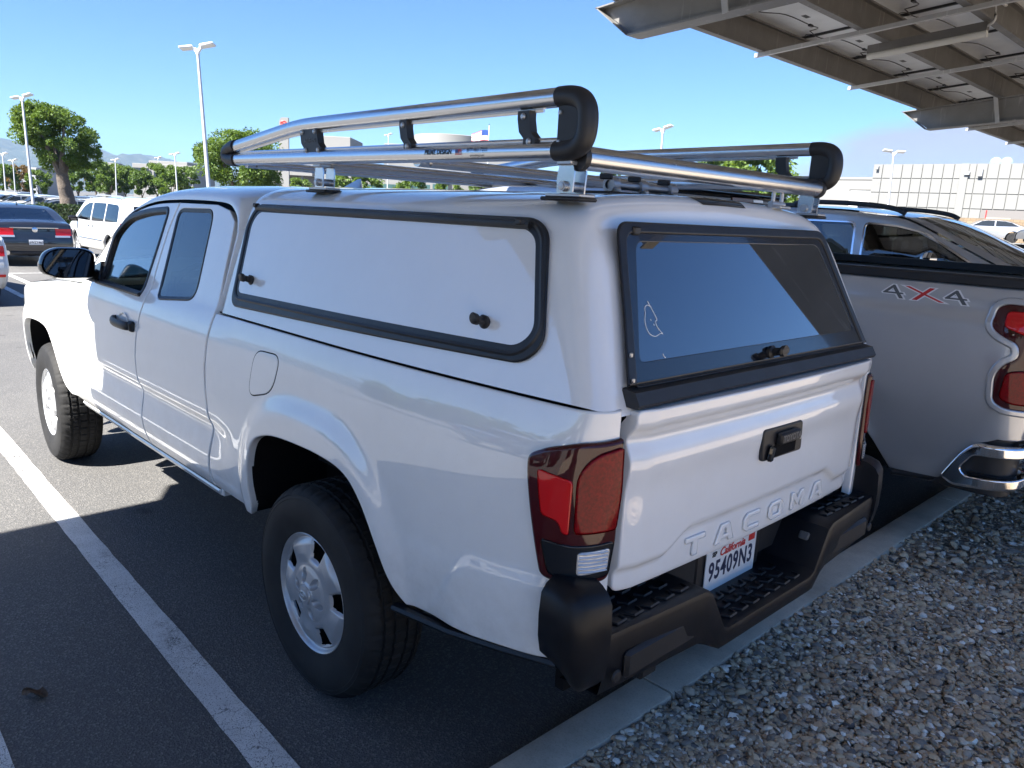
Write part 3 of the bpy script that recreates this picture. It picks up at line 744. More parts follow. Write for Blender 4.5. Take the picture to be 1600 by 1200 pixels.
GL = {'T': ([(0, 1), (1, 1), (1, .74), (.63, .74), (.63, 0), (.37, 0), (.37, .74), (0, .74)], []),
      'A': ([(-.04, 0), (.26, 1), (.74, 1), (1.04, 0), (.76, 0), (.70, .20), (.30, .20), (.24, 0)], [[(.365, .42), (.45, .74), (.55, .74), (.635, .42)]]),
      'C': ([(1, 1), (.2, 1), (0, .78), (0, .22), (.2, 0), (1, 0), (1, .25), (.30, .25), (.25, .30), (.25, .70), (.30, .75), (1, .75)], []),
      'O': ([(.2, 1), (0, .78), (0, .22), (.2, 0), (.8, 0), (1, .22), (1, .78), (.8, 1)], [[(.30, .75), (.25, .70), (.25, .30), (.30, .25), (.70, .25), (.75, .30), (.75, .70), (.70, .75)]]),
      'M': ([(0, 0), (0, 1), (.26, 1), (.5, .60), (.74, 1), (1, 1), (1, 0), (.78, 0), (.78, .58), (.5, .16), (.22, .58), (.22, 0)], [])}
for k, ch in enumerate('TACOMA'):
    yc = .368-k*.1515; f2 = lambda q: [(yc+.046-.092*a_, .786+.058*b_) for a_, b_ in q]
    panel('raised_letter', f2(GL[ch][0]), gate, WP, tg, holes=[f2(h_) for h_ in GL[ch][1]], step=.02, bstep=.012, rnd=.0046, nr=3, flange=0, off=.0068)
hx = float(gate(np.array([-.03]), np.array([1.06]))[0, 0])
hmap = lambda u, v: np.stack([np.full(np.shape(u), hx-.004)+0*u, u+0*v, v+0*u], -1)
hq = rpoly([(.095, 1.012), (.105, 1.112), (-.145, 1.108), (-.155, 1.008)], .016, 4)
hd = panel('tailgate_handle', hq, hmap, M['black_plastic'], tg, step=.05, rnd=.006, flange=.012, off=.006, sgn=-1)
mb = MB(); mb.box((hx-.012, -.035, 1.040), (.006, .13, .045), .004); mb.build('handle_recess', M['dark'], hd)
mb = MB(); mb.box((hx-.020, -.035, 1.075), (.022, .125, .036), .006); hb_ = mb.build('handle_grip', M['black_plastic'], hd)
V, F = text_mesh('TOYOTA', .026, .0006, 0, 1.05, bold=.0006); letters('grip_lettering', on_plane(V, (hx-.0316, -.035, 1.075), (0, -1, 0), (0, 0, 1), (-1, 0, 0)), F, M['print_grey'], hd)
mb = MB(); mb.lathe([(0, -.004), (.006, -.004), (.006, 0)], 14, 'x', (hx-.011, -.128, 1.055)); mb.build('key_lock', M['alu_dull'], hd)
mb = MB(); mb.box((hx-.018, .062, 1.036), (.014, .03, .05), .006, Matrix.Rotation(.25, 3, 'X')); mb.build('rear_camera', M['gloss_black'], hd)

# tail lights wrap the rear corner
for mir, sd in SIDES:
    lp = rpoly([(-.966, 1.124), (-.972, 1.078), (-1.003, .951), (-1.030, .829), (-1.107, .815), (-1.198, .825), (-1.213, .92), (-1.217, 1.06), (-1.215, 1.184), (-1.102, 1.176), (-1.02, 1.152)], [.02, .03, .03, .02, .02, .02, .01, .02, .008, .02, .02], 4)
    tl = panel('tail_light', lp, smap, M['lens_dark'], truck, step=.03, rnd=.012, nr=3, flange=.012, off=.016, mirror=mir)
    sh = lambda L, d=0: L
    panel('side_lens', rpoly([(-1.005, 1.098), (-1.028, .991), (-1.070, .982), (-1.078, .955), (-1.094, .950), (-1.094, 1.085)], .012, 3), smap, M['lens_red'], tl, step=.03, rnd=.004, flange=-.0, off=.0185, mirror=mir)
    panel('brake_lens', rpoly([(-1.099, 1.10), (-1.103, .955), (-1.203, .958), (-1.212, 1.05), (-1.208, 1.165), (-1.135, 1.152)], [.03, .012, .012, .02, .01, .04], 4), smap, M['lens_rear'], tl, step=.02, rnd=.006, nr=3, flange=-.0, off=.021, mirror=mir)
    panel('turn_lens', rpoly([(-1.052, .846), (-1.107, .832), (-1.192, .842), (-1.203, .928), (-1.100, .925), (-1.030, .932)], .012, 3), smap, M['lens_black'], tl, step=.03, rnd=.004, flange=-.0, off=.0185, mirror=mir)
    rv = panel('reversing_lens', rpoly([(-1.113, .850), (-1.184, .858), (-1.190, .914), (-1.113, .910)], .010, 3), smap, M['lens_clear'], tl, step=.02, rnd=.003, flange=-.0, off=.0205, mirror=mir)
    for k in range(6):
        u = np.linspace(-1.117, -1.182, 6); P = side(u, np.full(6, .859+.0095*k))+mapn(side, np.stack([u, np.full(6, .859+.0095*k)], 1))*.0215
        if mir: P = P*np.array([1, -1, 1])
        MB().tube(P, .0022, 6).build('lens_rib', M['lens_clear'], rv)

# ---------------------------------------------------------------- rear bumper
BP = M['bumper_plastic']
mb = MB()
# step deck with a dropped middle, one continuous folded sheet: section along y
ysec = [(.80, .715), (.40, .715), (.365, .70), (.285, .572), (.255, .560), (-.255, .560), (-.285, .572), (-.365, .70), (-.40, .715), (-.80, .715)]
def xfront(y): return -1.235+.035*(abs(y)/.8)**2
prof = []
for (y, z) in ysec: prof.append([(-1.00, y, z), (xfront(y)+.016, y, z), (xfront(y)+.004, y, z-.005), (xfront(y), y, z-.018), (xfront(y)+.004, y, max(.505, z-.115)), (xfront(y)+.014, y, max(.493, z-.165)), (-1.06, y, max(.485, z-.18))])
V = [p for s in prof for p in s]; k = len(prof[0]); F = [(i*k+j, (i+1)*k+j, (i+1)*k+j+1, i*k+j+1) for i in range(len(prof)-1) for j in range(k-1)]
mb.add(V, F); bumper = mb.build('rear_bumper', BP, truck, True, 32)
mb = MB(); mb.box((-1.02, 0, .60), (.03, 1.5, .28)); mb.build('bumper_backing', M['dark'], bumper)
for s in (1, -1):
    # corner caps: a shell swept round the corner in plan, with a chamfered underside
    plan = cr([(-1.078, .911), (-1.14, .913), (-1.172, .904), (-1.193, .884), (-1.203, .85), (-1.210, .798)], 4); nP = len(plan)
    zs = [.858, .852, .835, .80, .70, .63, .56, .52]; V = []
    for i, (x, y) in enumerate(plan):
        t_ = i/(nP-1); nx, ny = (-math.sin(t_*1.45), math.cos(t_*1.45))
        zb = .638-.064*sm(0, .75, t_); zt = .846-.012*t_
        for q, (fz, ins) in enumerate(((1.02, .055), (1, .040), (.95, .018), (.86, .003), (.6, -.002), (.32, 0), (.1, .010), (0, .030), (-.02, .09))):
            V.append((x-nx*ins, s*(y-ny*ins), float(zb+(zt-zb)*fz)))
    kk = 9; F = [(i*kk+j, i*kk+j+1, (i+1)*kk+j+1, (i+1)*kk+j) for i in range(nP-1) for j in range(kk-1)]
    last = [(nP-1)*kk+j for j in range(kk)]; F.append(tuple(last+[len(V), len(V)+1])); V += [(-1.10, s*.78, .53), (-1.10, s*.78, .846)]
    top = [i*kk for i in range(nP)]; F.append(tuple(top+[len(V)-1])); mb = MB().add(V, F)
    cap = mb.build('bumper_end_cap', BP, bumper, True, 36)
    mb = MB(); mb.box((-1.100, s*.815, .828), (.06, .12, .03), .010); mb.build('lamp_filler', M['black_plastic'], bumper)
    mb = MB(); mb.lathe([(0, -.005), (.014, -.004), (.017, -.001), (.0175, .001)], 20, 'x', (-1.2125, s*.765, .60)); mb.build('parking_sensor', M['black_plastic'], bumper)
    mb = MB(); mb.box((-1.207, s*.575, .612), (.022, .31, .075), .010); mb.build('step_face_inset', M['black_plastic'], bumper)
    # raised tread pattern on the step pads
    for i in range(3):
        for j in range(5):
            y0 = .455+j*.068+(.034 if i % 2 else 0); x0 = -1.075-i*.047
            if y0 > .745: continue
            pth = [(x0+.012, y0-.030, .7165), (x0-.012, y0-.024, .7185), (x0-.014, y0+.012, .7185), (x0+.010, y0+.022, .7165)]
            MB().tube([(a, s*b, c) for a, b, c in pth], .0048, 6).build('tread_rib', BP, bumper)
    MB().box((-1.155, s*.345, .655), (.075, .012, .06), .006, Matrix.Rotation(-s*.56, 3, 'X')).build('plate_lamp', M['black_plastic'], bumper)
    MB().box((-1.155, s*.333, .660), (.036, .010, .028), .004, Matrix.Rotation(-s*.56, 3, 'X')).build('plate_lamp_lens', M['print_grey'], bumper)
for i in range(3):
    for j in range(7):
        y0 = -.20+j*.067+(.033 if i % 2 else 0); x0 = -1.105-i*.042
        if y0 > .225: continue
        pth = [(x0+.012, y0-.030, .5615), (x0-.012, y0-.024, .5635), (x0-.014, y0+.012, .5635), (x0+.010, y0+.022, .5615)]
        MB().tube(pth, .0048, 6).build('tread_rib', BP, bumper)
# licence plate in the recess
px_ = -1.072
mb = MB(); mb.prism(rpoly([(.153, .556), (.153, .708), (-.153, .708), (-.153, .556)], .010, 3), px_, px_+.003, lambda a, b, h: (h, a, b)); pl = mb.build('license_plate', M['plate_white'], truck, False)
def plate_text(s, size, y, z, m_, sx=1, bold=0, space=1, shear=0, nm='plate_lettering'):
    V, F = text_mesh(s, size, .0005, 0, sx, shear, bold, space); return letters(nm, on_plane(V, (px_-.001, y, z), (0, -1, 0), (0, 0, 1), (-1, 0, 0)), F, m_, pl)
plate_text('95409N3', .088, 0, .624, M['letters_dark'], .74, .0016, 1.12, nm='plate_number')
plate_text('California', .038, .0, .680, M['print_red'], 1.05, .0006, 1, .25, 'plate_state_name'); plate_text('SEP', .022, .108, .683, M['print_black'], .8, .0006, 1, 0, 'plate_month'); plate_text('SENATE & SIDE', .014, -.0, .577, M['print_red'], .95) if False else None
mb = MB(); mb.box((px_-.0012, -.120, .686), (.001, .038, .026)); mb.build('plate_sticker', M['print_red'], pl, False)
mb = MB(); mb.box((-1.04, 0, .66), (.05, .40, .20), .01); mb.build('plate_bracket', M['black_plastic'], bumper)
# ---------------------------------------------------------------- camper shell
FG = M['fibreglass']
SP = np.array(cr([(.866, 1.2545), (.825, 1.385), (.781, 1.52), (.752, 1.61), (.728, 1.665), (.69, 1.708), (.62, 1.737), (.5, 1.753), (.3, 1.765), (0, 1.770)], 5))
def ysh(z): return .868-.32*(np.asarray(z)-1.25)
def xr(z): return -1.137+.43*(np.asarray(z)-1.25)
def shell():
    pr = np.concatenate([SP, SP[::-1][1:]*np.array([-1, 1])]); n = len(pr)
    tn = np.gradient(pr, axis=0); nv = np.stack([tn[:, 1], -tn[:, 0]], 1); nv /= np.linalg.norm(nv, axis=1, keepdims=True)
    if nv[0, 0] < 0: nv = -nv
    rings = []
    def ring(x, ins): 
        q = pr-nv*ins; k = 1+tp(x)/.868
        return np.stack([x+0*q[:, 0], q[:, 0]*k, q[:, 1]], 1)
    xf = .775
    for a in np.linspace(math.pi/2, 0, 6): rings.append(ring(np.full(n, xf-.05*(1-math.sin(a))), .05*(1-math.cos(a))))
    for t in np.linspace(.03, .97, 26): rings.append(ring((xf-.05)+(xr(pr[:, 1])+.07-(xf-.05))*t, 0))
    for a in np.linspace(0, math.pi/2, 8): rings.append(ring(xr(pr[:, 1])+.07*(1-math.sin(a)), .07*(1-math.cos(a))))
    V = np.concatenate(rings); k = len(rings)
    F = [(i*n+j, (i+1)*n+j, (i+1)*n+j+1, i*n+j+1) for i in range(k-1) for j in range(n-1)]
    F += [tuple(range(n)), tuple((k-1)*n+j for j in range(n))[::-1]]
    return V, F
V, F = shell(); sh = MB().add(V, F).build('camper_shell', FG, truck, True, 40)
def shs(u, z):
    u = np.asarray(u, float); z = np.asarray(z, float); return np.stack([u+0*z, ysh(z)*(1+tp(u)/.868)+.0, z+0*u], -1)
def shr(u, z):
    u = np.asarray(u, float); z = np.asarray(z, float); return np.stack([xr(z)+0*u, u+0*z, z+0*u], -1)
wo_ = rpoly([(.668, 1.288), (.718, 1.60), (.672, 1.676), (-.800, 1.682), (-.852, 1.65), (-.930, 1.375), (-.875, 1.322)], [.05, .05, .06, .03, .06, .06, .05], 6)
win = rpoly([(.628, 1.345), (.668, 1.600), (.635, 1.642), (-.770, 1.650), (-.812, 1.630), (-.885, 1.405), (-.845, 1.365)], [.025, .03, .03, .02, .04, .05, .03], 6)
for mir, sd in SIDES:
    hat = panel('side_hatch', offset(dens(win, .03), -.012), shs, FG, sh, step=.10, rnd=.002, flange=.004, off=.010, mirror=mir)
    # wide black seal, lipped outwards, thicker at the top hinge and at the sill
    panel('hatch_seal', wo_, shs, M['seal'], sh, holes=[win], step=.05, rnd=.006, nr=3, flange=.004, off=.011, mirror=mir)
    frame('hatch_trim', offset(dens(win, .03), -.022), shs, [(-.004, .008), (-.003, .0135), (.004, .0155), (.009, .011)], M['black_plastic'], sh, mirror=mir)
    sg = -1 if mir else 1
    mb = MB(); pt = [shs(np.array([x]), np.array([1.664+.000*x]))[0] for x in np.linspace(.66, -.79, 16)]
    mb.tube([(p[0], sg*(p[1]+.016), p[2]) for p in pt], .008, 8, ry=.011); mb.build('hatch_hinge', M['black_plastic'], sh)
    for xh in (.655, -.785): MB().box((xh, sg*.754, 1.672), (.022, .02, .016), .003).build('hinge_stop', M['black_plastic'], sh)
    for xk, zk in ((.548, 1.397), (-.722, 1.408)):
        p = shs(np.array([xk]), np.array([zk]))[0]; mb = MB()
        mb.lathe([(.022, .0), (.022, .012), (.014, .018), (.013, .038), (.018, .042), (.0185, .056), (.014, .060), (0, .060)], 20, 'y'); mb.box((0, .049, 0), (.046, .016, .022), .006)
        mb.V = [(p[0]+v[0]*.85, sg*(p[1]+.008+v[1]*.8), p[2]+v[2]*.85+.25*v[1]) for v in mb.V]; mb.build('latch_knob', M['black_plastic'], sh)
    mb = MB(); P = np.array([shs(np.array([x]), np.array([1.2535]))[0] for x in np.linspace(.76, -1.0, 24)])
    mb.tube([(q[0], sg*(q[1]-.006), q[2]) for q in P], .003, 6); mb.build('shell_gasket', M['dark'], sh)
# rear hatch
ro = rpoly([(.702, 1.296), (.652, 1.449), (.610, 1.6), (.585, 1.684), (-.585, 1.684), (-.610, 1.6), (-.652, 1.449), (-.702, 1.296)], [.004, 0, .02, .075, .075, .02, 0, .004], 7)
ri = rpoly([(.664, 1.297), (.618, 1.449), (.578, 1.595), (.556, 1.654), (-.556, 1.654), (-.578, 1.595), (-.618, 1.449), (-.664, 1.297)], [.004, 0, .02, .055, .055, .02, 0, .004], 7)
panel('rear_hatch_seal', offset(dens(ro, .03), .001), shr, M['seal'], sh, holes=[ri], step=.05, rnd=.006, nr=3, flange=.004, off=.013)
rh = panel('rear_hatch', offset(dens(ri, .03), -.004), shr, M['gloss_black'], sh, holes=[rpoly([(.628, 1.347), (.522, 1.634), (-.522, 1.634), (-.628, 1.347)], [.02, .03, .03, .02], 5)], step=.06, rnd=.002, flange=.004, off=.008)
panel('rear_glass', rpoly([(.632, 1.344), (.525, 1.637), (-.525, 1.637), (-.632, 1.344)], [.02, .03, .03, .02], 5), shr, M['glass_rear'], sh, step=.2, rnd=.001, flange=.002, off=.0062)
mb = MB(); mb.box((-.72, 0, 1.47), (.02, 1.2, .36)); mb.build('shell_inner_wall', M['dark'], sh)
mb = MB(); mb.prism([(-1.112, 1.297), (-1.150, 1.290), (-1.166, 1.262), (-1.160, 1.252), (-1.10, 1.252)], -.702, .702, lambda a, b, h: (a, h, b)); mb.build('hatch_sill', M['black_plastic'], sh)
mb = MB(); mb.tube([(-.957, y, 1.676) for y in (.50, 0, -.50)], .010, 8, ry=.008); mb.box((-.968, .515, 1.664), (.02, .03, .022), .004); mb.build('rear_hinge', M['black_plastic'], sh)
for y, z in ((.668, 1.372), (.684, 1.315)): MB().box((xr(z)-.019, y, z), (.006, .010, .012), .002).build('seal_screw', M['alu_dull'], sh)
mb = MB(); mb.lathe([(.024, 0), (.024, .014), (.015, .02), (.014, .045), (.02, .05), (.02, .066), (0, .066)], 20, 'x'); mb.box((.057, 0, 0), (.02, .06, .026), .006); mb.V = [(-1.112-v[0]*.8, v[1]*.85-.005, 1.322+v[2]*.85+.2*v[0]) for v in mb.V]; mb.build('rear_latch_knob', M['black_plastic'], sh)
# chalk doodle on the rear glass: a finger-drawn face in the dust
doo = [cr([(.556, 1.462), (.553, 1.475), (.540, 1.481), (.527, 1.476)], 4), cr([(.556, 1.462), (.567, 1.44), (.562, 1.415), (.54, 1.405), (.515, 1.410), (.505, 1.409)], 4), cr([(.505, 1.409), (.520, 1.425), (.523, 1.44), (.515, 1.447), (.535, 1.49)], 4), [(.541, 1.447), (.540, 1.443)], [(.533, 1.435), (.532, 1.431)], cr([(.525, 1.362), (.522, 1.354), (.518, 1.352)], 3)]
for d in doo:
    P = shr(np.array([q[0] for q in d]), np.array([q[1] for q in d])); P[:, 0] -= .0072; MB().tube(P, .0011, 5).build('finger_drawing', M['print_white'], sh)
# third brake lamp on the roof's rear edge
from mathutils.bvhtree import BVHTree
_sv = [v.co[:] for v in sh.data.vertices]; _bvh = BVHTree.FromPolygons(_sv, [tuple(p.vertices) for p in sh.data.polygons])
def drop(x, y, h=0.0):
    hit = _bvh.ray_cast(Vector((x, y, 3)), Vector((0, 0, -1)))[0]; return (x, y, (hit.z if hit else 1.7)+h)
mb = MB(); mb.grid(lambda a, b: drop(-.862-.036*b, .150-.05*b-(.30-.05*b)*a, .003), np.linspace(0, 1, 12), np.linspace(0, 1, 7)); mb.build('roof_lamp', M['lens_black'], sh, True, 60)
mb = MB(); mb.add([(1.28, 0, 1.765), (1.10, .022, 1.762), (1.10, -.022, 1.762), (1.12, 0, 1.815), (1.09, 0, 1.818), (1.075, 0, 1.762)], [(0, 1, 3), (0, 3, 2), (1, 4, 3), (2, 3, 4), (1, 5, 4), (2, 4, 5)]); mb.build('roof_antenna', M['car_silver'], truck, True, 60)

# ---------------------------------------------------------------- ladder rack
AL = M['alu']
mb = MB(); mb.tube([(-.885, .655, 1.836), (-.885, .645, 1.836)]+[(-.885, y, 1.836) for y in np.linspace(.63, -.63, 6)]+[(-.885, -.655, 1.836)], .030, 28); rack = mb.build('ladder_rack', AL, truck, True, 50)
for s in (1, -1): MB().lathe([(0, -s*.004), (.026, -s*.004), (.034, 0), (.034, s*.02), (0, s*.02)], 24, 'y', (-.885, s*.648, 1.836)).build('roller_cap', M['black_plastic'], rack)
for s in (1, -1):
    Y = s*.687
    mb = MB(); mb.tube([(x, Y, 1.850) for x in np.linspace(.99, -.86, 12)], .021, 18, ry=.024); mb.build('lower_rail', AL, rack, True, 50)
    up = cr([(1.02, Y, 1.893), (.86, Y, 1.912), (.56, Y, 1.948), (.46, Y, 1.958), (.37, Y, 1.9625), (.20, Y, 1.965), (-.3, Y, 1.971), (-.86, Y, 1.978)], 5)
    mb = MB(); mb.tube(up, .021, 18, ry=.024); mb.build('upper_rail', AL, rack, True, 50)
    MB().tube([(a, b, c-.027) for a, b, c in up[4:-1]], .004, 6, ry=.006).build('rail_channel', AL, rack)
    MB().tube([(x, Y, 1.877) for x in np.linspace(.92, -.84, 8)], .004, 6, ry=.006).build('rail_channel', AL, rack)
    # rear end loop and front nose piece
    lp = [(-.835, Y, 1.978), (-.870, Y, 1.978), (-.905, Y, 1.970), (-.925, Y, 1.950), (-.931, Y, 1.915), (-.925, Y, 1.879), (-.905, Y, 1.858), (-.870, Y, 1.850), (-.835, Y, 1.850)]
    mb = MB(); mb.tube(cr(lp, 4), .0255, 18, ry=.026, up=(0, 1, 0)); cp = mb.build('rear_end_loop', M['black_plastic'], rack, True, 60)
    MB().box((-.880, Y, 1.914), (.085, .022, .115), .006).build('loop_web', M['black_plastic'], cp)
    for zz in (1.94, 1.87): MB().lathe([(0, s*.016), (.005, s*.015), (.006, s*.011)], 10, 'y', (-.85, Y, zz)).build('loop_bolt', M['alu_dull'], cp)
    np_ = cr([(.955, Y, 1.903), (1.00, Y, 1.897), (1.035, Y, 1.885), (1.046, Y, 1.870), (1.03, Y, 1.855), (.99, Y, 1.849), (.955, Y, 1.849)], 4)
    MB().tube(np_, .0265, 14, ry=.027, up=(0, 1, 0)).build('front_nose', M['black_plastic'], rack, True, 60)
    for k, (xa, w) in enumerate(((.345, .115), (-.215, .036), (-.735, .042))):
        mb = MB(); zt = 1.950; tl_ = .012
        mb.prism([(xa-w/2-tl_, 1.862), (xa+w/2-tl_, 1.862), (xa+w/2-tl_, 1.882), (xa+w/2+tl_*.4, 1.898), (xa+w/2+tl_, 1.93), (xa+w/2+tl_, zt), (xa-w/2+tl_, zt), (xa-w/2+tl_, 1.93), (xa-w/2+tl_*.4, 1.898), (xa-w/2-tl_, 1.882)], Y-.012, Y+.014, lambda a, b, h: (a, h, b)); rs = mb.build('rail_support', M['black_plastic'], rack, True, 30)
        for bz in (1.936, 1.874):
            for bx in ((-w*.36, w*.36) if w > .1 else (0,)):
                MB().lathe([(0, s*.006), (.005, s*.0055), (.0085, s*.002), (.0085, 0)], 12, 'y', (xa+bx+(tl_ if bz > 1.9 else -tl_), Y+s*.014, bz)).build('support_bolt', M['alu_dull'], rs)
        if k == 0:
            V, F = text_mesh('AluRack', .024, .0012, 0, 1.0); letters('support_lettering', on_plane(V, (xa, Y+s*.0145, 1.905), (-s, 0, 0), (0, 0, 1), (0, s, 0)), F, M['print_grey'], rs)
    # legs: base plate, rubber pad, two cheeks round a barrel
    for xa in (.325, -.860):
        mb = MB(); mb.box((xa, s*.655, 1.743), (.12, .06, .008), .002); lg = mb.build('rack_leg', M['alu_dull'], rack)
        MB().box((xa+.005, s*.655, 1.734), (.135, .075, .010), .004).build('leg_pad', M['seal'], lg)
        for q in (-1, 1):
            MB().prism([(xa-.028, 1.748), (xa+.024, 1.748), (xa+.026, 1.785), (xa+.018, 1.826), (xa-.024, 1.826), (xa-.032, 1.80)], s*.655+q*.020, s*.655+q*.025, lambda a, b, h: (a, h, b)).build('leg_cheek', M['alu'], lg, True, 30)
        MB().tube([(xa, s*.655-.035, 1.765), (xa, s*.655+.035, 1.765)], .013, 14).build('leg_barrel', M['alu_dull'], lg)
        MB().lathe([(0, .006), (.009, .005), (.009, 0)], 8, 'y', (xa, s*.655+s*.033, 1.765)).build('leg_bolt', M['alu_dull'], lg)
        MB().box((xa-.004, s*.668, 1.822), (.05, .045, .012), .003).build('rail_clamp', M['alu_dull'], lg)
# cross bars: slotted extrusions
for xa, zz in ((.90, 1.834), (.325, 1.832), (-.24, 1.832)):
    mb = MB(); mb.tube([(xa, .672, zz), (xa, -.672, zz)], .020, 12, ry=.016); cb = mb.build('cross_bar', AL, rack, True, 40)
    for dx in (-.034, .034): MB().tube([(xa+dx, .645, zz-.006), (xa+dx, -.645, zz-.006)], .008, 8).build('bar_flange', AL, cb)
# drop-down mechanism on the roof and a middle leg
mb = MB(); mb.tube([(-.56, .13, 1.800), (-.56, -.24, 1.800)], .014, 14); mc = mb.build('pivot_shaft', M['alu_dull'], rack)
for y in (.12, -.03, -.2):
    MB().lathe([(.014, -.018), (.025, -.018), (.025, .018), (.014, .018)], 16, 'y', (-.56, y, 1.800)).build('shaft_collar', M['alu_dull'], mc)
    MB().box((-.565, y, 1.778), (.06, .022, .025), .004).build('collar_foot', M['alu_dull'], mc); MB().box((-.55, y+.02, 1.825), (.05, .016, .02), .004).build('collar_clip', M['black_plastic'], mc)
MB().box((-.55, -.02, 1.772), (.12, .42, .010), .003).build('pivot_plate', M['black_plastic'], mc)
for q in (-1, 1): MB().tube(cr([(-.88, -.385+q*.028, 1.752), (-.88, -.385+q*.030, 1.79), (-.88, -.385+q*.026, 1.815), (-.88, -.385+q*.012, 1.822)], 4), .007, 8).build('middle_leg_strap', M['alu_dull'], rack)
MB().box((-.88, -.385, 1.758), (.07, .075, .010), .003).build('middle_leg', M['alu_dull'], rack)
MB().tube([(-.88, -.43, 1.768), (-.88, -.34, 1.768)], .010, 12).build('middle_leg_barrel', M['alu_dull'], rack)
MB().box((.10, -.42, 1.775), (.72, .05, .028), .006).build('roof_track', M['black_plastic'], rack)
# maker's decal on the lower rail
def rail_text(s_, size, xc, dz_, m_, bold=0):
    V, F = text_mesh(s_, size, .0, 0, 1.0, bold=bold); zz = V[:, 1]+dz_
    P = np.stack([xc-V[:, 0], .687+.0214*np.sqrt(np.clip(1-(zz/.0245)**2, .05, 1))+.0006, 1.850+zz], 1); return letters('rail_lettering', P, F, m_, rack)
rail_text('PRIME DESIGN', .0195, -.385, .003, M['print_black'], .0006); rail_text('877-463-7225', .0150, -.555, .007, M['print_black']); rail_text('primedesign.net', .009, -.555, -.008, M['print_black'])
for k in range(5): MB().box((-.478, .687+.0222, 1.845+k*.0034), (.026, .0008, .0018)).build('decal_flag_stripe', M['print_red'], rack, False)
MB().box((-.471, .687+.0224, 1.8545), (.012, .0008, .009)).build('decal_flag_field', M['print_blue'], rack, False)

# ---------------------------------------------------------------- solar carport
def zc(x): return 3.435+.092*(2.2-x)
def steel(name, a, b):
    m_, t, p = mat(name); co = texco(t); p.inputs['Roughness'].default_value = .55; p.inputs['Metallic'].default_value = .35
    c = ramp(t, noise(t, co, 2.2, 6, .65), [(.3, a), (.7, b)])
    mpn = t.nodes.new('ShaderNodeMapping'); mpn.inputs['Scale'].default_value = (6, 6, .5); t.links.new(co, mpn.inputs[0])
    st = ramp(t, noise(t, mpn.outputs[0], 3.0, 4, .6), [(.60, (0, 0, 0)), (.72, (.5, .5, .5))]); c = mixrgb(t, st, c, tuple(min(1, x*1.9) for x in b))
    t.links.new(c, p.inputs['Base Color']); return m_
M['purlin'] = steel('weathered_galvanised_steel', (.105, .10, .094), (.17, .163, .155)); M['girder'] = steel('painted_girder', (.17, .165, .158), (.23, .225, .217)); M['galv'] = steel('galvanised_channel', (.36, .36, .36), (.46, .46, .46))
M['backsheet'] = simple('panel_backsheet', (.60, .61, .62), .45, var=.10, vscale=3); M['cells'] = simple('solar_cells', (.012, .015, .03), .12, coat=.6)
carport = empty('solar_carport', (-2.0, -3.25, 0)); tag(carport, 'steel solar carport roof over the parking bays, seen from below', 'carport')
ORG = Vector((-2.0, -3.25, 0))
def cpb(mb, name, m_, smooth=True, par=None, ang=30):
    mb.V = [(v[0]-ORG.x, v[1]-ORG.y, v[2]-ORG.z) for v in mb.V]; return mb.build(name, m_, par or carport, smooth, ang)
Y0, Y1 = 10.6, -31.0
px0 = [2.22, 1.22, .33, -.62, -1.56, -2.5, -2.90]
mb = MB(); tmpl = [(0, 0), (-.075, 0), (-.075, .018), (-.068, .018), (-.068, .006), (-.006, .006), (-.006, .264), (-.068, .264), (-.068, .252), (-.075, .252), (-.075, .27), (0, .27)]
for i, x in enumerate(px0):
    # lengths of purlin between girders
    for (ya, yb) in ((Y0, 3.3), (3.294, -3.246), (-3.252, -10.096), (-10.102, -16.9), (-16.906, -23.8), (-23.806, Y1)):
        mb = MB(); fl = 1 if i else 1
        mb.prism([(x+a, zc(x)+b-.0) for a, b in tmpl], ya, yb, lambda a, b, h: (a, h, b)); cpb(mb, 'purlin', M['purlin'], False)
slope = math.atan(.092)
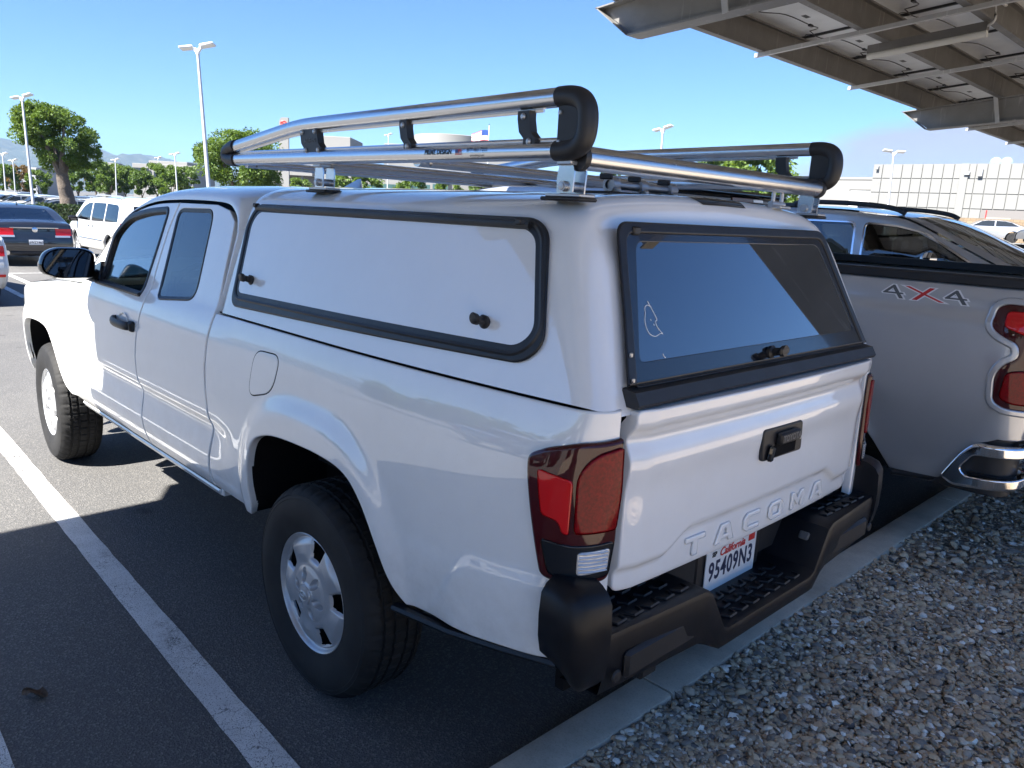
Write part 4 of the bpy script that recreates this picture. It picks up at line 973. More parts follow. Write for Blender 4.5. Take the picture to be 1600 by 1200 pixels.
for yg in (10.0, 3.3, -3.25, -10.1, -16.9, -23.8):
    mb = MB(); d = .285
    xa, xb = 2.42, 2.05
    for (y0, y1, z0, z1) in ((-.005, .005, -d, -.004),):
        mb.prism([(xa, zc(xa)+z1), (xb, zc(xb)+z0), (-2.98, zc(-2.98)+z0-.12), (-2.98, zc(-2.98)+z1)], yg-.005, yg+.005, lambda a, b, h: (a, h, b))
    mb.prism([(xb+.02, zc(xb)-d), (xb, zc(xb)-d-.014), (-2.98, zc(-2.98)-d-.134), (-2.98, zc(-2.98)-d-.12)], yg-.085, yg+.085, lambda a, b, h: (a, h, b))
    mb.prism([(xa, zc(xa)-.003), (xa, zc(xa)-.015), (-2.98, zc(-2.98)-.015), (-2.98, zc(-2.98)-.003)], yg-.085, yg+.085, lambda a, b, h: (a, h, b))
    mb.prism([(xa+.008, zc(xa)-.004), (xb+.026, zc(xb)-d-.01), (xb+.014, zc(xb)-d-.01), (xa-.006, zc(xa)-.004)], yg-.085, yg+.085, lambda a, b, h: (a, h, b))
    gd = cpb(mb, 'girder', M['girder'], False)
    mb = MB(); mb.box((1.20, yg+.09, zc(1.2)-.15), (.05, .008, .36), 0, Matrix.Rotation(.22, 3, 'Y')); cpb(mb, 'girder_strap', M['galv'], False, gd)
    if yg < 9:
        mb = MB(); mb.box((-2.0, yg, 1.70), (.40, .34, 3.40), .01); cpb(mb, 'column', M['girder'])
        mb = MB(); mb.lathe([(0, .75), (.34, .75), (.36, .72), (.36, 0)], 28, 'z', (-2.0, yg, 0)); cpb(mb, 'column_footing', M['kerb'])
    for k in (1, 2):
        ys = yg-6.85*k/3
        if ys < Y1: continue
        mb = MB(); mb.prism([(2.26, zc(2.26)-.004), (2.26, zc(2.26)-.042), (-2.98, zc(-2.98)-.042), (-2.98, zc(-2.98)-.004)], ys-.022, ys+.022, lambda a, b, h: (a, h, b)); cpb(mb, 'bridging_channel', M['galv'], False)
def solar_panel():
    a, b = .645, .955
    V = []; F = []; FM = []
    def bx(x0, x1, y0, y1, z0, z1, mi):
        n = len(V); V.extend([(x, y, z) for x in (x0, x1) for y in (y0, y1) for z in (z0, z1)])
        F.extend([tuple(n+i for i in f) for f in ((0, 1, 3, 2), (4, 6, 7, 5), (0, 4, 5, 1), (2, 3, 7, 6), (0, 2, 6, 4), (1, 5, 7, 3))]); FM.extend([mi]*6)
    for s in (-1, 1): bx(s*b-.006, s*b+.006, -a-.006, a+.006, 0, .038, 1); bx(-b, b, s*a-.006, s*a+.006, 0, .038, 1)
    bx(-b, b, -a, a, .024, .030, 0); bx(-b, b, -a, a, .0305, .036, 2); bx(-.05, .05, -.06, .06, .008, .0235, 1); bx(.55, .60, -.05, .07, .0232, .0238, 1)
    return V, F, FM
V, F, FM = solar_panel(); first = None; n_p = 0; xrow = [1.275, -.645, -2.295]
for r_, xc_ in enumerate(xrow):
    y = Y0-.7+(.33*r_ % 1.0)
    while y > Y1+.6:
        loc = Vector((xc_, y, zc(xc_)+.276))-ORG
        if first is None:
            first = ob('solar_panel', V, F, None, carport, False, mats=[M['backsheet'], M['black_plastic'], M['cells']], fm=FM); o_ = first
        else:
            o_ = inst(first, carport)
        o_.location = loc; o_.rotation_euler = (0, slope, 0); o_.scale = (.715 if r_ == 2 else 1, 1, 1); y -= 1.302; n_p += 1
# cables sagging below the panels in view
for r_, xs_ in enumerate((1.75, .8, -.1)):
    for k in range(9):
        ya = -3.6-k*1.302+(.33*(r_ // 2) % 1.0); z0 = zc(xs_)+.262
        pth = [(xs_+.28, ya, z0), (xs_+.22, ya-.12, z0-.05), (xs_+.1, ya-.4, z0-.035), (xs_-.02, ya-.7, z0-.09), (xs_+.05, ya-1.0, z0-.05), (xs_+.28, ya-1.28, z0)]
        mb = MB(); mb.tube(cr(pth, 4), .005, 6); mb.box((xs_-.02, ya-.7, z0-.092), (.03, .07, .022), .004); cpb(mb, 'cable', M['seal'])
        mb = MB(); mb.tube([(xs_+.30+.05*math.cos(a), ya-.05+.07*math.sin(a), z0-.03) for a in np.linspace(0, 6.28, 14, endpoint=False)], .004, 5, closed=True); cpb(mb, 'cable_loop', M['seal'])
mb = MB(); yl = -6.15; mb.prism([(1.36, zc(1.36)-.075), (1.36, zc(1.36)-.0), (.30, zc(.30)-.0), (.30, zc(.30)-.075)], yl-.035, yl+.035, lambda a, b, h: (a, h, b)); lf = cpb(mb, 'strip_light', M['purlin'], False)
mb = MB(); mb.tube([(1.36, yl, zc(1.36)-.10), (.30, yl, zc(.30)-.10)], .034, 12); cpb(mb, 'light_diffuser', simple('light_diffuser', (.55, .54, .50), .4), True, lf)
mb = MB(); mb.tube(cr([(.33, yl+.02, zc(.33)-.05), (.25, yl+.02, zc(.25)+.0), (.27, yl+.06, zc(.27)+.16), (.27, yl+.3, zc(.27)+.20), (.27, 2.0, zc(.27)+.20)], 4), .013, 8); cpb(mb, 'conduit', M['galv'])

# ---------------------------------------------------------------- gravel bed
gb = MB(); gb.grid(lambda a, b: (a, b, .066+.006*math.sin(a*5+b*3)), np.linspace(-.945, -17, 60), np.linspace(12, -36, 90)); bedo = gb.build('gravel_bed', M['soil'], None, True); tag(bedo, kind='structure')
def stone_mat():
    m_, t, p = mat('river_gravel'); gi = t.nodes.new('ShaderNodeNewGeometry'); oi = t.nodes.new('ShaderNodeObjectInfo')
    rn = mth(t, 'FRACT', mth(t, 'ADD', gi.outputs['Random Per Island'], oi.outputs['Random']))
    c = ramp(t, rn, [(0, (.15, .14, .135)), (.12, (.29, .255, .215)), (.28, (.50, .39, .27)), (.44, (.60, .46, .30)), (.55, (.36, .32, .275)), (.68, (.68, .54, .37)), (.78, (.42, .27, .165)), (.87, (.68, .59, .46)), (.94, (.82, .76, .67)), (1.0, (.88, .85, .78))])
    co = texco(t); c = mixrgb(t, .6, c, ramp(t, noise(t, co, 90, 5, .7), [(.3, (.72, .71, .70)), (.7, (1.32, 1.27, 1.20))]), 'MULTIPLY')
    t.links.new(c, p.inputs['Base Color']); p.inputs['Roughness'].default_value = .85; p.inputs['Specular IOR Level'].default_value = .2; bump(t, p, noise(t, co, 160, 4, .65), .25, .003); return m_
M['stone'] = stone_mat()
def icosa():
    ph = (1+5**.5)/2; V = [(-1, ph, 0), (1, ph, 0), (-1, -ph, 0), (1, -ph, 0), (0, -1, ph), (0, 1, ph), (0, -1, -ph), (0, 1, -ph), (ph, 0, -1), (ph, 0, 1), (-ph, 0, -1), (-ph, 0, 1)]
    F = [(0, 11, 5), (0, 5, 1), (0, 1, 7), (0, 7, 10), (0, 10, 11), (1, 5, 9), (5, 11, 4), (11, 10, 2), (10, 7, 6), (7, 1, 8), (3, 9, 4), (3, 4, 2), (3, 2, 6), (3, 6, 8), (3, 8, 9), (4, 9, 5), (2, 4, 11), (6, 2, 10), (8, 6, 7), (9, 8, 1)]
    V = np.array(V, float); return V/np.linalg.norm(V, axis=1, keepdims=True), np.array(F)
IV, IF = icosa()
bm = bmesh.new(); me_ = bpy.data.meshes.new('t'); me_.from_pydata([tuple(v) for v in IV], [], [tuple(f) for f in IF]); bm.from_mesh(me_)
C3 = np.array(CAM); f3, r3, u3 = (np.array(v) for v in (_f, _r, _u))
def seen(P, mx=.12, my=.12):
    d = P-C3; z = d@f3; x = (d@r3)/z*1216.26/800; y = (d@u3)/z*1216.26/600
    return (z > .2) & (np.abs(x) < 1+mx*2) & (np.abs(y) < 1+my*2)
def scatter(n, lo, hi, dmin, dmax, rim=False):
    P = np.stack([RNG.uniform(lo[0], hi[0], n), RNG.uniform(lo[1], hi[1], n), np.full(n, .075)], 1); d = np.linalg.norm(P-C3, axis=1)
    k = seen(P, .22, .22); k = (seen(P, .95, .8) & ~k) if rim else k; return P[k & (d > dmin) & (d < dmax)]
P = np.concatenate([scatter(220000, (-3.0, -3.2), (-.945, 1.4), 0, 2.9)[:68000], scatter(150000, (-3.5, -5), (-.945, 1.4), 2.9, 4.4)[:30000], scatter(90000, (-6, -12), (-.945, -.5), 4.4, 12)[:16000], scatter(90000, (-4.5, -5), (-.945, 2.6), 0, 5, True)[:15000]])
d = np.linalg.norm(P-C3, axis=1)
size = np.clip(RNG.lognormal(math.log(.0078), .38, len(P)), .0036, .018)*np.where(d > 2.9, np.where(d > 4.4, 1.45, 1.1), 1.0)
def stones(P, size):
    n = len(P); S = size[:, None]*np.stack([RNG.uniform(.95, 1.55, n), RNG.uniform(.7, 1.1, n), RNG.uniform(.4, .75, n)], 1)
    V = IV[None]*(1+RNG.uniform(-.20, .20, (n, 12, 1)))*S[:, None]
    a = RNG.uniform(0, 6.283, n); tlt = RNG.normal(0, .45, n); ct, st = np.cos(tlt)[:, None], np.sin(tlt)[:, None]
    y, z = V[..., 1]*ct-V[..., 2]*st, V[..., 1]*st+V[..., 2]*ct; x = V[..., 0]; ca, sa = np.cos(a)[:, None], np.sin(a)[:, None]
    x, y = x*ca-y*sa, x*sa+y*ca
    V = np.stack([x, y, z], -1)+P[:, None]; V[..., 2] += (RNG.uniform(-.004, .016, n)+size*.15)[:, None]
    return V
hold = size*(1216/d); order = np.argsort(-hold); big = order[:300]; rest = order[300:]
V = stones(P[rest], size[rest]).reshape(-1, 3); n = len(rest); F = (IF[None]+12*np.arange(n)[:, None, None]).reshape(-1, 3)
me = bpy.data.meshes.new('loose_gravel'); me.vertices.add(len(V)); me.vertices.foreach_set('co', V.astype(np.float32).ravel())
me.loops.add(len(F)*3); me.loops.foreach_set('vertex_index', F.astype(np.int32).ravel()); me.polygons.add(len(F)); me.polygons.foreach_set('loop_start', np.arange(0, len(F)*3, 3, dtype=np.int32)); me.polygons.foreach_set('loop_total', np.full(len(F), 3, np.int32))
me.update(); me.validate(); me.materials.append(M['stone']); me.shade_smooth(); me.set_sharp_from_angle(angle=R(50)); o_ = bpy.data.objects.new('loose_gravel', me); COL.objects.link(o_); o_.parent = bedo; tag(o_, kind='stuff')
protos = []
for k in range(14):
    v = stones(np.zeros((1, 3)), np.array([.017]))[0]; v[:, 2] -= v[:, 2].mean(); me = bpy.data.meshes.new('stone'); me.from_pydata([tuple(q) for q in v], [], [tuple(f) for f in IF]); me.materials.append(M['stone']); me.shade_smooth(); me.set_sharp_from_angle(angle=R(50)); protos.append(me)
for i in big:
    o_ = bpy.data.objects.new('stone', random.choice(protos)); COL.objects.link(o_); o_.parent = bedo; q = P[i]; o_.location = (q[0], q[1], .079+random.uniform(0, .008)); o_.rotation_euler = (random.gauss(0, .3), random.gauss(0, .3), random.uniform(0, 6.28)); s_ = size[i]/.017; o_.scale = (s_, s_, s_)
# a dry crumpled leaf on the asphalt
lm = simple('dry_leaf', (.10, .06, .035), .8, var=.4, vscale=60); mb = MB()
mb.grid(lambda a, b: (.045*a*(1-.35*b*b), .024*b*(1-a*a*.8), .012+.012*math.sin(3*a+2*b)+.010*b*b), np.linspace(-1, 1, 9), np.linspace(-1, 1, 7)); lf_ = mb.build('dry_leaf', lm, None, True); lf_.location = (.55, 1.64, .0); lf_.rotation_euler = (0, 0, .8); tag(lf_, 'small crumpled brown leaf lying on the dark asphalt', 'leaf')
# ---------------------------------------------------------------- other vehicles
def wheel_proto():
    mb = MB(); mb.lathe([(.62, -.02), (.66, .0), (.72, .012), (.85, .02), (.93, .005), (.985, -.05), (1.0, -.12), (1.0, -.52), (.97, -.6), (.8, -.64), (.62, -.6)], 40, 'y')
    ty_ = mb.build('tyre', M['rubber'], None, True, 40)
    mb = MB(); mb.lathe([(.64, -.02), (.655, .004), (.63, -.004), (.60, -.06), (.58, -.3)], 40, 'y'); mb.lathe([(0, -.02), (.13, -.03), (.16, -.06)], 24, 'y')
    for k in range(7):
        a = 2*math.pi*k/7; Mx = Matrix.Rotation(-a, 3, 'Y'); mb.box(tuple(Mx @ Vector((.36, -.06, 0))), (.52, .07, .13), .02, Mx)
    mb.lathe([(0, -.2), (.58, -.22)], 24, 'y')
    rm = mb.build('wheel', M['steel_silver'], None, True, 40); ty_.parent = rm; return rm
WHEEL = wheel_proto(); _wheel_used = [False]
def add_wheel(parent, x, y, r_, side_, z=None):
    if not _wheel_used[0]: o_ = WHEEL; _wheel_used[0] = True; o_.parent = parent
    else: o_ = inst(WHEEL, parent)
    o_.location = (x, y, z or r_); o_.scale = (r_,)*3; o_.rotation_euler = (0, random.uniform(0, 6), 0 if side_ > 0 else math.pi); return o_

class Car:
    def __init__(s, sp):
        s.sp = sp; P = []; G = []
        for k, q in enumerate(sp['top']): P.append(q[:2]); G.append(len(q) > 2)
        pts = []; fl = []
        for i in range(len(P)-1):
            a, b = np.array(P[i]), np.array(P[i+1]); L = np.linalg.norm(b-a); n = max(1, int(math.ceil(L/sp.get('seg', .10))))
            for j in range(n): pts.append(a+(b-a)*j/n); fl.append(G[i])
        pts.append(np.array(P[-1])); s.pts = np.array(pts); s.fl = fl
        # soften the corners of the outline
        q = s.pts.copy()
        for _ in range(sp.get('soft', 2)): q[1:-1] = .25*q[:-2]+.5*q[1:-1]+.25*q[2:]
        s.pts = q; s.x0, s.x1 = q[:, 0].min(), q[:, 0].max(); s.L = s.x1-s.x0
    def W(s, x, z):
        sp = s.sp; x = np.asarray(x, float); z = np.asarray(z, float); t = (x-(s.x0+s.x1)/2)/(s.L/2)
        w = sp['w']/2*(1-sp.get('pr', .10)*np.abs(np.clip(t, -1, 0))**sp.get('pe', 5)-sp.get('pf', .13)*np.abs(np.clip(t, 0, 1))**4)
        zb = sp['belt']; w = w-sp.get('tum', .30)*np.clip(z-zb, 0, None)-.02*np.exp(-((z-zb)/.05)**2)
        w = w-.10*np.clip((sp.get('mid', .62)-z)/.45, 0, 1)**2+.012*np.exp(-((z-.62)/.12)**2)
        for ax in sp['axles']: w = w+.018*np.exp(-(((x-ax)**2+(z-sp['r'])**2)**.5-sp['r']*1.15)**2/.012)*(z < zb)
        return w
    def map(s, u, v):
        u = np.asarray(u, float); v = np.asarray(v, float); return np.stack([u+0*v, s.W(u, v), v+0*u], -1)
    def outline(s):
        sp = s.sp; bot = []; zs = sp['sill']; r_ = sp['r']*1.16
        for ax in sorted(sp['axles'], reverse=True):
            h = max(.02, zs-sp['r']); a0 = math.asin(min(.9, max(-.9, (zs-sp['r'])/r_)))
            bot += [(ax+r_*math.cos(a), sp['r']+r_*math.sin(a)) for a in np.linspace(a0, math.pi-a0, 16)]
        return [tuple(p) for p in s.pts]+[(s.pts[-1][0]-.05, zs)]+bot+[(s.pts[0][0]+.05, zs)]
    def strip(s, i0, i1, f0, f1, off=0, nf=9):
        e = np.gradient(s.pts, axis=0); n = np.stack([-e[:, 1], e[:, 0]], 1); n /= np.maximum(np.linalg.norm(n, axis=1, keepdims=True), 1e-9)
        if (n[len(n)//2, 1]) < 0: n = -n
        rn = s.sp.get('rnd', .06); V = []; ff = np.linspace(f0, f1, nf); cw = s.sp.get('crown', .035)
        for i in range(i0, i1+1):
            x, z = s.pts[i]; y = float(s.W(x, z))-rn; b = cw*(1.0 if z > s.sp['belt'] or abs(x-(s.x0+s.x1)/2) > s.L*.42 else .8)
            for f in ff: k = b*(1-abs(f)**2.2)+off; V.append((x+n[i, 0]*k, y*f, z+n[i, 1]*k))
        F = [(a*nf+c, (a+1)*nf+c, (a+1)*nf+c+1, a*nf+c+1) for a in range(i1-i0) for c in range(nf-1)]
        return V, F
    def rear_patch(s, z0, z1, f0, f1, off, nf=7, nz=5, rear=True):
        k = len(s.pts)//2; seg = s.pts[:k] if rear else s.pts[k:][::-1]; zz = seg[:, 1]; m_ = int(np.argmax(zz > z1+.02)) or len(zz)
        zz_ = np.maximum.accumulate(zz[:max(m_, 2)+1]); rn = s.sp.get('rnd', .06); V = []; sgn = -1 if rear else 1; cw = s.sp.get('crown', .035)
        for z in np.linspace(z0, z1, nz):
            x = float(np.interp(z, zz_, seg[:len(zz_), 0])); y = float(s.W(x, z))-rn*.6
            for f in np.linspace(f0, f1, nf): V.append((x+sgn*(cw*(1-abs(f)**2.2)+off), y*f, z))
        F = [(a*nf+c, (a+1)*nf+c, (a+1)*nf+c+1, a*nf+c+1) for a in range(nz-1) for c in range(nf-1)]
        return V, F

def build_car(name, label, cat, loc, rz, sp, paint_, group=None):
    c = Car(sp); root = empty(name, loc, rz); tag(root, label, cat, group); ol = c.outline(); st = sp.get('step', .09)
    wins = sp['wins']; rn = sp.get('rnd', .06)
    for mir in (False, True):
        panel('body_side', ol, c.map, paint_, root, holes=[w for w in wins], step=st, bstep=.07, rnd=rn, nr=4, flange=None, hrnd=.008, mirror=mir)
        for w in wins:
            g_ = panel('side_window', offset(dens(w, .08), -.006), c.map, sp.get('glass', M['glass_car']), root, step=.3, rnd=.001, flange=.002, off=-.006, mirror=mir)
        if sp.get('trim'): 
            for w in wins: frame('window_trim', w, c.map, [(-.004, -.004), (0, .003), (.014, .003), (.018, -.002)], sp['trim'], root, mirror=mir, step=.1)
        if sp.get('crease'):
            mb = MB(); xs_ = np.linspace(sp['axles'][0]+.5, sp['axles'][1]-.5, 12); q = -1 if mir else 1
            mb.tube([(x, q*(float(c.W(x, sp['crease']))+.002), sp['crease']) for x in xs_], .010, 6, ry=.016); mb.build('side_moulding', sp.get('mould', paint_), root)
        sg = -1 if mir else 1
        for (hx_, hz_) in sp.get('handles', ()):
            mb = MB(); y = float(c.W(hx_, hz_)); mb.tube([(hx_-.10, sg*(y-.002), hz_), (hx_-.07, sg*(y+.03), hz_), (hx_+.07, sg*(y+.03), hz_), (hx_+.1, sg*(y-.002), hz_)], .014, 8); mb.build('door_handle', sp.get('hmat', paint_), root)
        for xd in sp.get('gaps', ()):
            mb = MB(); zz = np.linspace(sp['sill']+.06, sp['belt']-.02, 10); mb.tube([(xd, sg*(float(c.W(xd, z))-.0015), z) for z in zz], .005, 4); mb.build('door_gap', M['dark'], root)
        for ax in sp['axles']:
            yw = float(c.W(ax, sp['r']))-.02
            add_wheel(root, ax, sg*yw, sp['r'], sg)
            mb = MB(); rr = sp['r']*1.16; arc = [(ax+rr*math.cos(a), sp['r']+rr*math.sin(a)) for a in np.linspace(-.2, math.pi+.2, 18)]
            mb.grid(lambda i, y: (arc[int(i)][0], sg*y, arc[int(i)][1]), range(18), [yw-.35, yw-.03]); mb.prism(arc, yw-.352, yw-.35, lambda a, b, h: (a, sg*h, b)); mb.build('wheel_well', M['dark'], root)
        if 'mirror' in sp:
            mx, mz = sp['mirror']; y = float(c.W(mx, mz)); mb = MB(); mb.box((mx+.02, sg*(y+.13), mz), (.13, .24, .16), .04); mb.tube([(mx, sg*(y-.02), mz-.06), (mx+.02, sg*(y+.08), mz-.04)], .03, 8); mb.build('door_mirror', sp.get('mmat', paint_), root)
    # transverse skin: body colour, with screens of glass
    i = 0; n = len(c.fl)
    while i < n:
        j = i
        while j < n and c.fl[j] == c.fl[i]: j += 1
        if c.fl[i]:
            [MB().add(*c.strip(i, j, q*.75, q, nf=4)).build('screen_pillar', paint_, root, True, 60) for q in (-1, 1)]
            V, F = c.strip(i, j, -.76, .76, -.004); MB().add(V, F).build('rear_window' if i < n//2 else 'windscreen', sp.get('glass_r', sp.get('glass', M['glass_car'])) if i < n//2 else M['glass_car'], root, True, 60)
        else:
            V, F = c.strip(i, j, -1, 1); MB().add(V, F).build('body_skin', paint_, root, True, 45)
        i = j
    mb = MB(); mb.box(((c.x0+c.x1)/2, 0, sp['sill']+.08), (c.L*.9, sp['w']*.72, .08)); mb.build('floor_pan', M['under'], root)
    mb = MB(); zb = sp['belt']; ax0, ax1 = sp['axles']
    for xs_ in sp.get('seats', (-.7, .45)):
        for s_ in (-.4, .4): mb.box((xs_, s_, zb-.25), (.5, .5, .3), .06); mb.box((xs_-.28, s_, zb+.0), (.14, .48, .6), .05); mb.box((xs_-.33, s_, zb+.36), (.1, .26, .16), .04)
    mb.build('seats', sp.get('trimmat', M['interior']), root)
    mb = MB(); dx_ = sp.get('dashx', 1.05); mb.box((dx_, 0, zb-.12), (.45, sp['w']*.78, .22), .06); mb.build('dashboard', M['dash'], root)
    return root, c
def rp(root, c, nm, m_, *a, **k):
    V, F = c.rear_patch(*a, **k); return MB().add(V, F).build(nm, m_, root, True, 60)

SEDAN = dict(top=[(-2.30, .30), (-2.40, .42), (-2.42, .60), (-2.36, .80), (-2.34, .93), (-2.37, 1.045), (-2.28, 1.075), (-1.90, 1.10, 'g'), (-1.20, 1.375), (-.90, 1.44), (-.4, 1.475), (.2, 1.46), (.55, 1.42, 'g'), (1.25, 1.06), (1.5, 1.01), (2.05, .90), (2.33, .74), (2.41, .52), (2.36, .28)],
    w=1.86, belt=.98, tum=.36, sill=.26, r=.335, axles=(-1.36, 1.38), wins=[rpoly([(-1.62, 1.09), (-1.18, 1.31), (-.80, 1.385), (-.30, 1.405), (-.30, 1.06)], .03, 3), rpoly([(-.22, 1.055), (-.22, 1.405), (.18, 1.40), (.50, 1.355), (1.02, 1.05)], .03, 3)], handles=[(-.55, .93), (.55, .92)], gaps=(-.26, .95, -1.05), mirror=(.85, 1.06))
VAN = dict(top=[(-2.46, .33), (-2.57, .45), (-2.59, .62), (-2.56, .95), (-2.51, 1.08, 'g'), (-2.37, 1.56), (-2.24, 1.70), (-1.9, 1.75), (-.5, 1.765), (.4, 1.73), (.85, 1.66, 'g'), (1.70, 1.10), (1.95, 1.03), (2.4, .92), (2.55, .72), (2.58, .45), (2.5, .28)],
    w=2.0, belt=1.04, tum=.24, sill=.26, r=.345, axles=(-1.50, 1.58), pr=.05, wins=[rpoly([(-2.16, 1.12), (-2.10, 1.52), (-1.98, 1.575), (-1.16, 1.60), (-1.16, 1.10)], .06, 4), rpoly([(-1.10, 1.10), (-1.10, 1.60), (-.02, 1.595), (-.02, 1.08)], .04, 3), rpoly([(.06, 1.08), (.06, 1.59), (.42, 1.57), (.78, 1.47), (1.40, 1.10)], .04, 4)], handles=[(-.2, .97), (.2, .97)], gaps=(.02, 1.05, -1.12), mirror=(1.22, 1.10), crease=.58, mmat=M['gloss_black'], glass=M['glass_dark'], mould=M['chrome'], seats=(-1.3, -.3, .6))
SUV = dict(top=[(-2.42, .40), (-2.54, .55), (-2.55, 1.0), (-2.48, 1.16, 'g'), (-2.30, 1.66), (-2.2, 1.80), (-1.9, 1.865), (-.8, 1.905), (.1, 1.885), (.62, 1.835, 'g'), (1.52, 1.42), (1.72, 1.35), (2.2, 1.24), (2.45, 1.10), (2.55, .80), (2.48, .38)],
    w=2.04, belt=1.37, tum=.26, mid=.75, sill=.36, r=.39, axles=(-1.5, 1.50), pr=.06, wins=[rpoly([(-2.18, 1.46), (-2.05, 1.70), (-1.02, 1.76), (-1.02, 1.43)], .05, 4), rpoly([(-.94, 1.43), (-.94, 1.765), (.20, 1.765), (.24, 1.42)], .04, 3), rpoly([(.33, 1.42), (.30, 1.765), (.58, 1.745), (.80, 1.70), (1.22, 1.47), (1.26, 1.415)], .04, 4)], trim=M['chrome'], glass=glass('suv_glass', (.13, .15, .15), 1.2, .04), handles=[(-.55, 1.20), (.5, 1.20)], gaps=(.27, 1.3, -.98), mirror=(.93, 1.475), mmat=M['chrome'], seats=(-1.5, -.5, .5), dashx=1.15)

root, c = build_car('sedan_car', 'black four door sedan seen from behind, red tail lights and white plate', 'car', (22.2, -2.93, gz(22)), 0, SEDAN, M['black_paint'])
for s_ in (-1, 1):
    f0, f1 = (.56, 1.0) if s_ > 0 else (-1.0, -.56)
    rp(root, c, 'tail_light', M['lens_red'], .78, .945, f0, f1, .012); rp(root, c, 'reversing_light', M['lens_clear'], .735, .785, f0*.96, f1*.96, .012)
    panel('tail_light_wrap', rpoly([(-2.33, .79), (-2.32, .945), (-2.10, .96), (-2.16, .86)], .02, 3), c.map, M['lens_red'], root, step=.1, rnd=.004, flange=.004, off=.012, mirror=s_ < 0)
    MB().tube([(-2.36, s_*.62+d_, .36) for d_ in (-.0,)]+[(-2.43, s_*.62, .36)], .055, 16).build('exhaust_tip', M['chrome'], root)
rp(root, c, 'chrome_strip', M['chrome'], .945, .968, -.66, .66, .014); rp(root, c, 'license_plate', M['plate_white'], .555, .675, -.19, .19, .016)
MB().lathe([(0, -.014), (.05, -.012), (.062, -.004), (.064, .004)], 24, 'x', (-2.415, 0, .915)).build('emblem', M['chrome'], root)
V, F = text_mesh('6WZY460', .085, .002, 0, .82, bold=.001); letters('plate_number', on_plane(V, (-2.478, 0, .612), (0, -1, 0), (0, 0, 1), (-1, 0, 0)), F, M['letters_dark'], root)
MB().add([(-.62, 0, 1.50), (-.86, .02, 1.475), (-.86, -.02, 1.475), (-.84, 0, 1.55)], [(0, 1, 3), (0, 3, 2), (1, 2, 3)]).build('roof_antenna', M['black_paint'], root)
mb = MB(); mb.box((-2.36, 0, .36), (.12, 1.1, .10), .03); mb.build('rear_diffuser', M['black_plastic'], root)

root, c = build_car('minivan', 'white minivan parked right of the black sedan', 'minivan', (22.55, -5.98, gz(22)), 0, VAN, M['car_white'])
for s_ in (-1, 1):
    f0, f1 = (.80, 1.0) if s_ > 0 else (-1.0, -.80)
    rp(root, c, 'tail_light', M['lens_red'], .78, 1.06, f0, f1, .012); panel('tail_light_wrap', rpoly([(-2.54, .78), (-2.50, 1.10), (-2.34, 1.10), (-2.40, .78)], .03, 3), c.map, M['lens_red'], root, step=.1, rnd=.004, flange=.004, off=.010, mirror=s_ < 0)
    MB().tube([(.3, s_*.70, 1.79), (.1, s_*.72, 1.815), (-1.8, s_*.72, 1.81), (-2.0, s_*.70, 1.78)], .018, 8).build('roof_rail', M['alu_dull'], root)
rp(root, c, 'license_plate', M['plate_white'], .80, .91, -.17, .17, .016)

root, c = build_car('white_sedan', 'white car cut off by the left edge of the picture', 'car', (13.9, .22, gz(13.9)), 0, SEDAN, M['car_white'])
for s_ in (-1, 1):
    f0, f1 = (.62, 1.0) if s_ > 0 else (-1.0, -.62)
    rp(root, c, 'tail_light', M['lens_red'], .78, .93, f0, f1, .012); rp(root, c, 'rear_reflector', M['lens_red'], .47, .51, f0, f1, .012)
    MB().tube([(-2.34, s_*.60, .33), (-2.43, s_*.60, .33)], .04, 14).build('exhaust_tip', M['chrome'], root)

root, c = build_car('suv', 'silver suv with black roof rails and chrome mirrors behind the silver pickup', 'suv', (.95, -5.86, 0), math.pi, SUV, M['silver_paint'])
for s_ in (-1, 1):
    mb = MB(); yy = s_*.72; mb.tube(cr([(.55, yy, 1.865), (.45, yy, 1.905), (.2, yy, 1.935), (-.2, yy, 1.945), (-.45, yy, 1.935), (-.60, yy, 1.905), (-1.8, yy, 1.925), (-2.0, yy, 1.88)], 4), .018, 8, ry=.022); mb.tube([(-.5, yy, 1.885), (-1.8, yy, 1.89)], .02, 8, ry=.03); mb.build('roof_rail', M['black_plastic'], root)
MB().add([(.05, 0, 1.925), (-.18, .025, 1.905), (-.18, -.025, 1.905), (-.16, 0, 1.985)], [(0, 1, 3), (0, 3, 2), (1, 2, 3)]).build('roof_antenna', M['car_silver'], root)

root, c = build_car('parked_wagon', 'dark roofed blue car showing past the nose of the silver suv', 'car', (-.35, -9.1, 0), math.pi, dict(SUV, top=[(q[0]*.93, .30+(q[1]-.30)*.80)+tuple(q[2:]) for q in SUV['top']], belt=1.13, r=.35, sill=.30, w=1.9, axles=(-1.38, 1.38), mid=.62, wins=[[(x*.93, .30+(z-.30)*.80) for x, z in w] for w in SUV['wins']], handles=[(-.5, 1.0), (.45, 1.0)], mirror=(.88, 1.20), mmat=M['car_blue']), M['car_silver'])
for s_ in (-1, 1):
    yy = s_*.70; MB().tube(cr([(.45, yy, 1.56), (.3, yy, 1.605), (-1.5, yy, 1.615), (-1.7, yy, 1.58)], 4), .02, 8).build('roof_rail', M['black_plastic'], root)

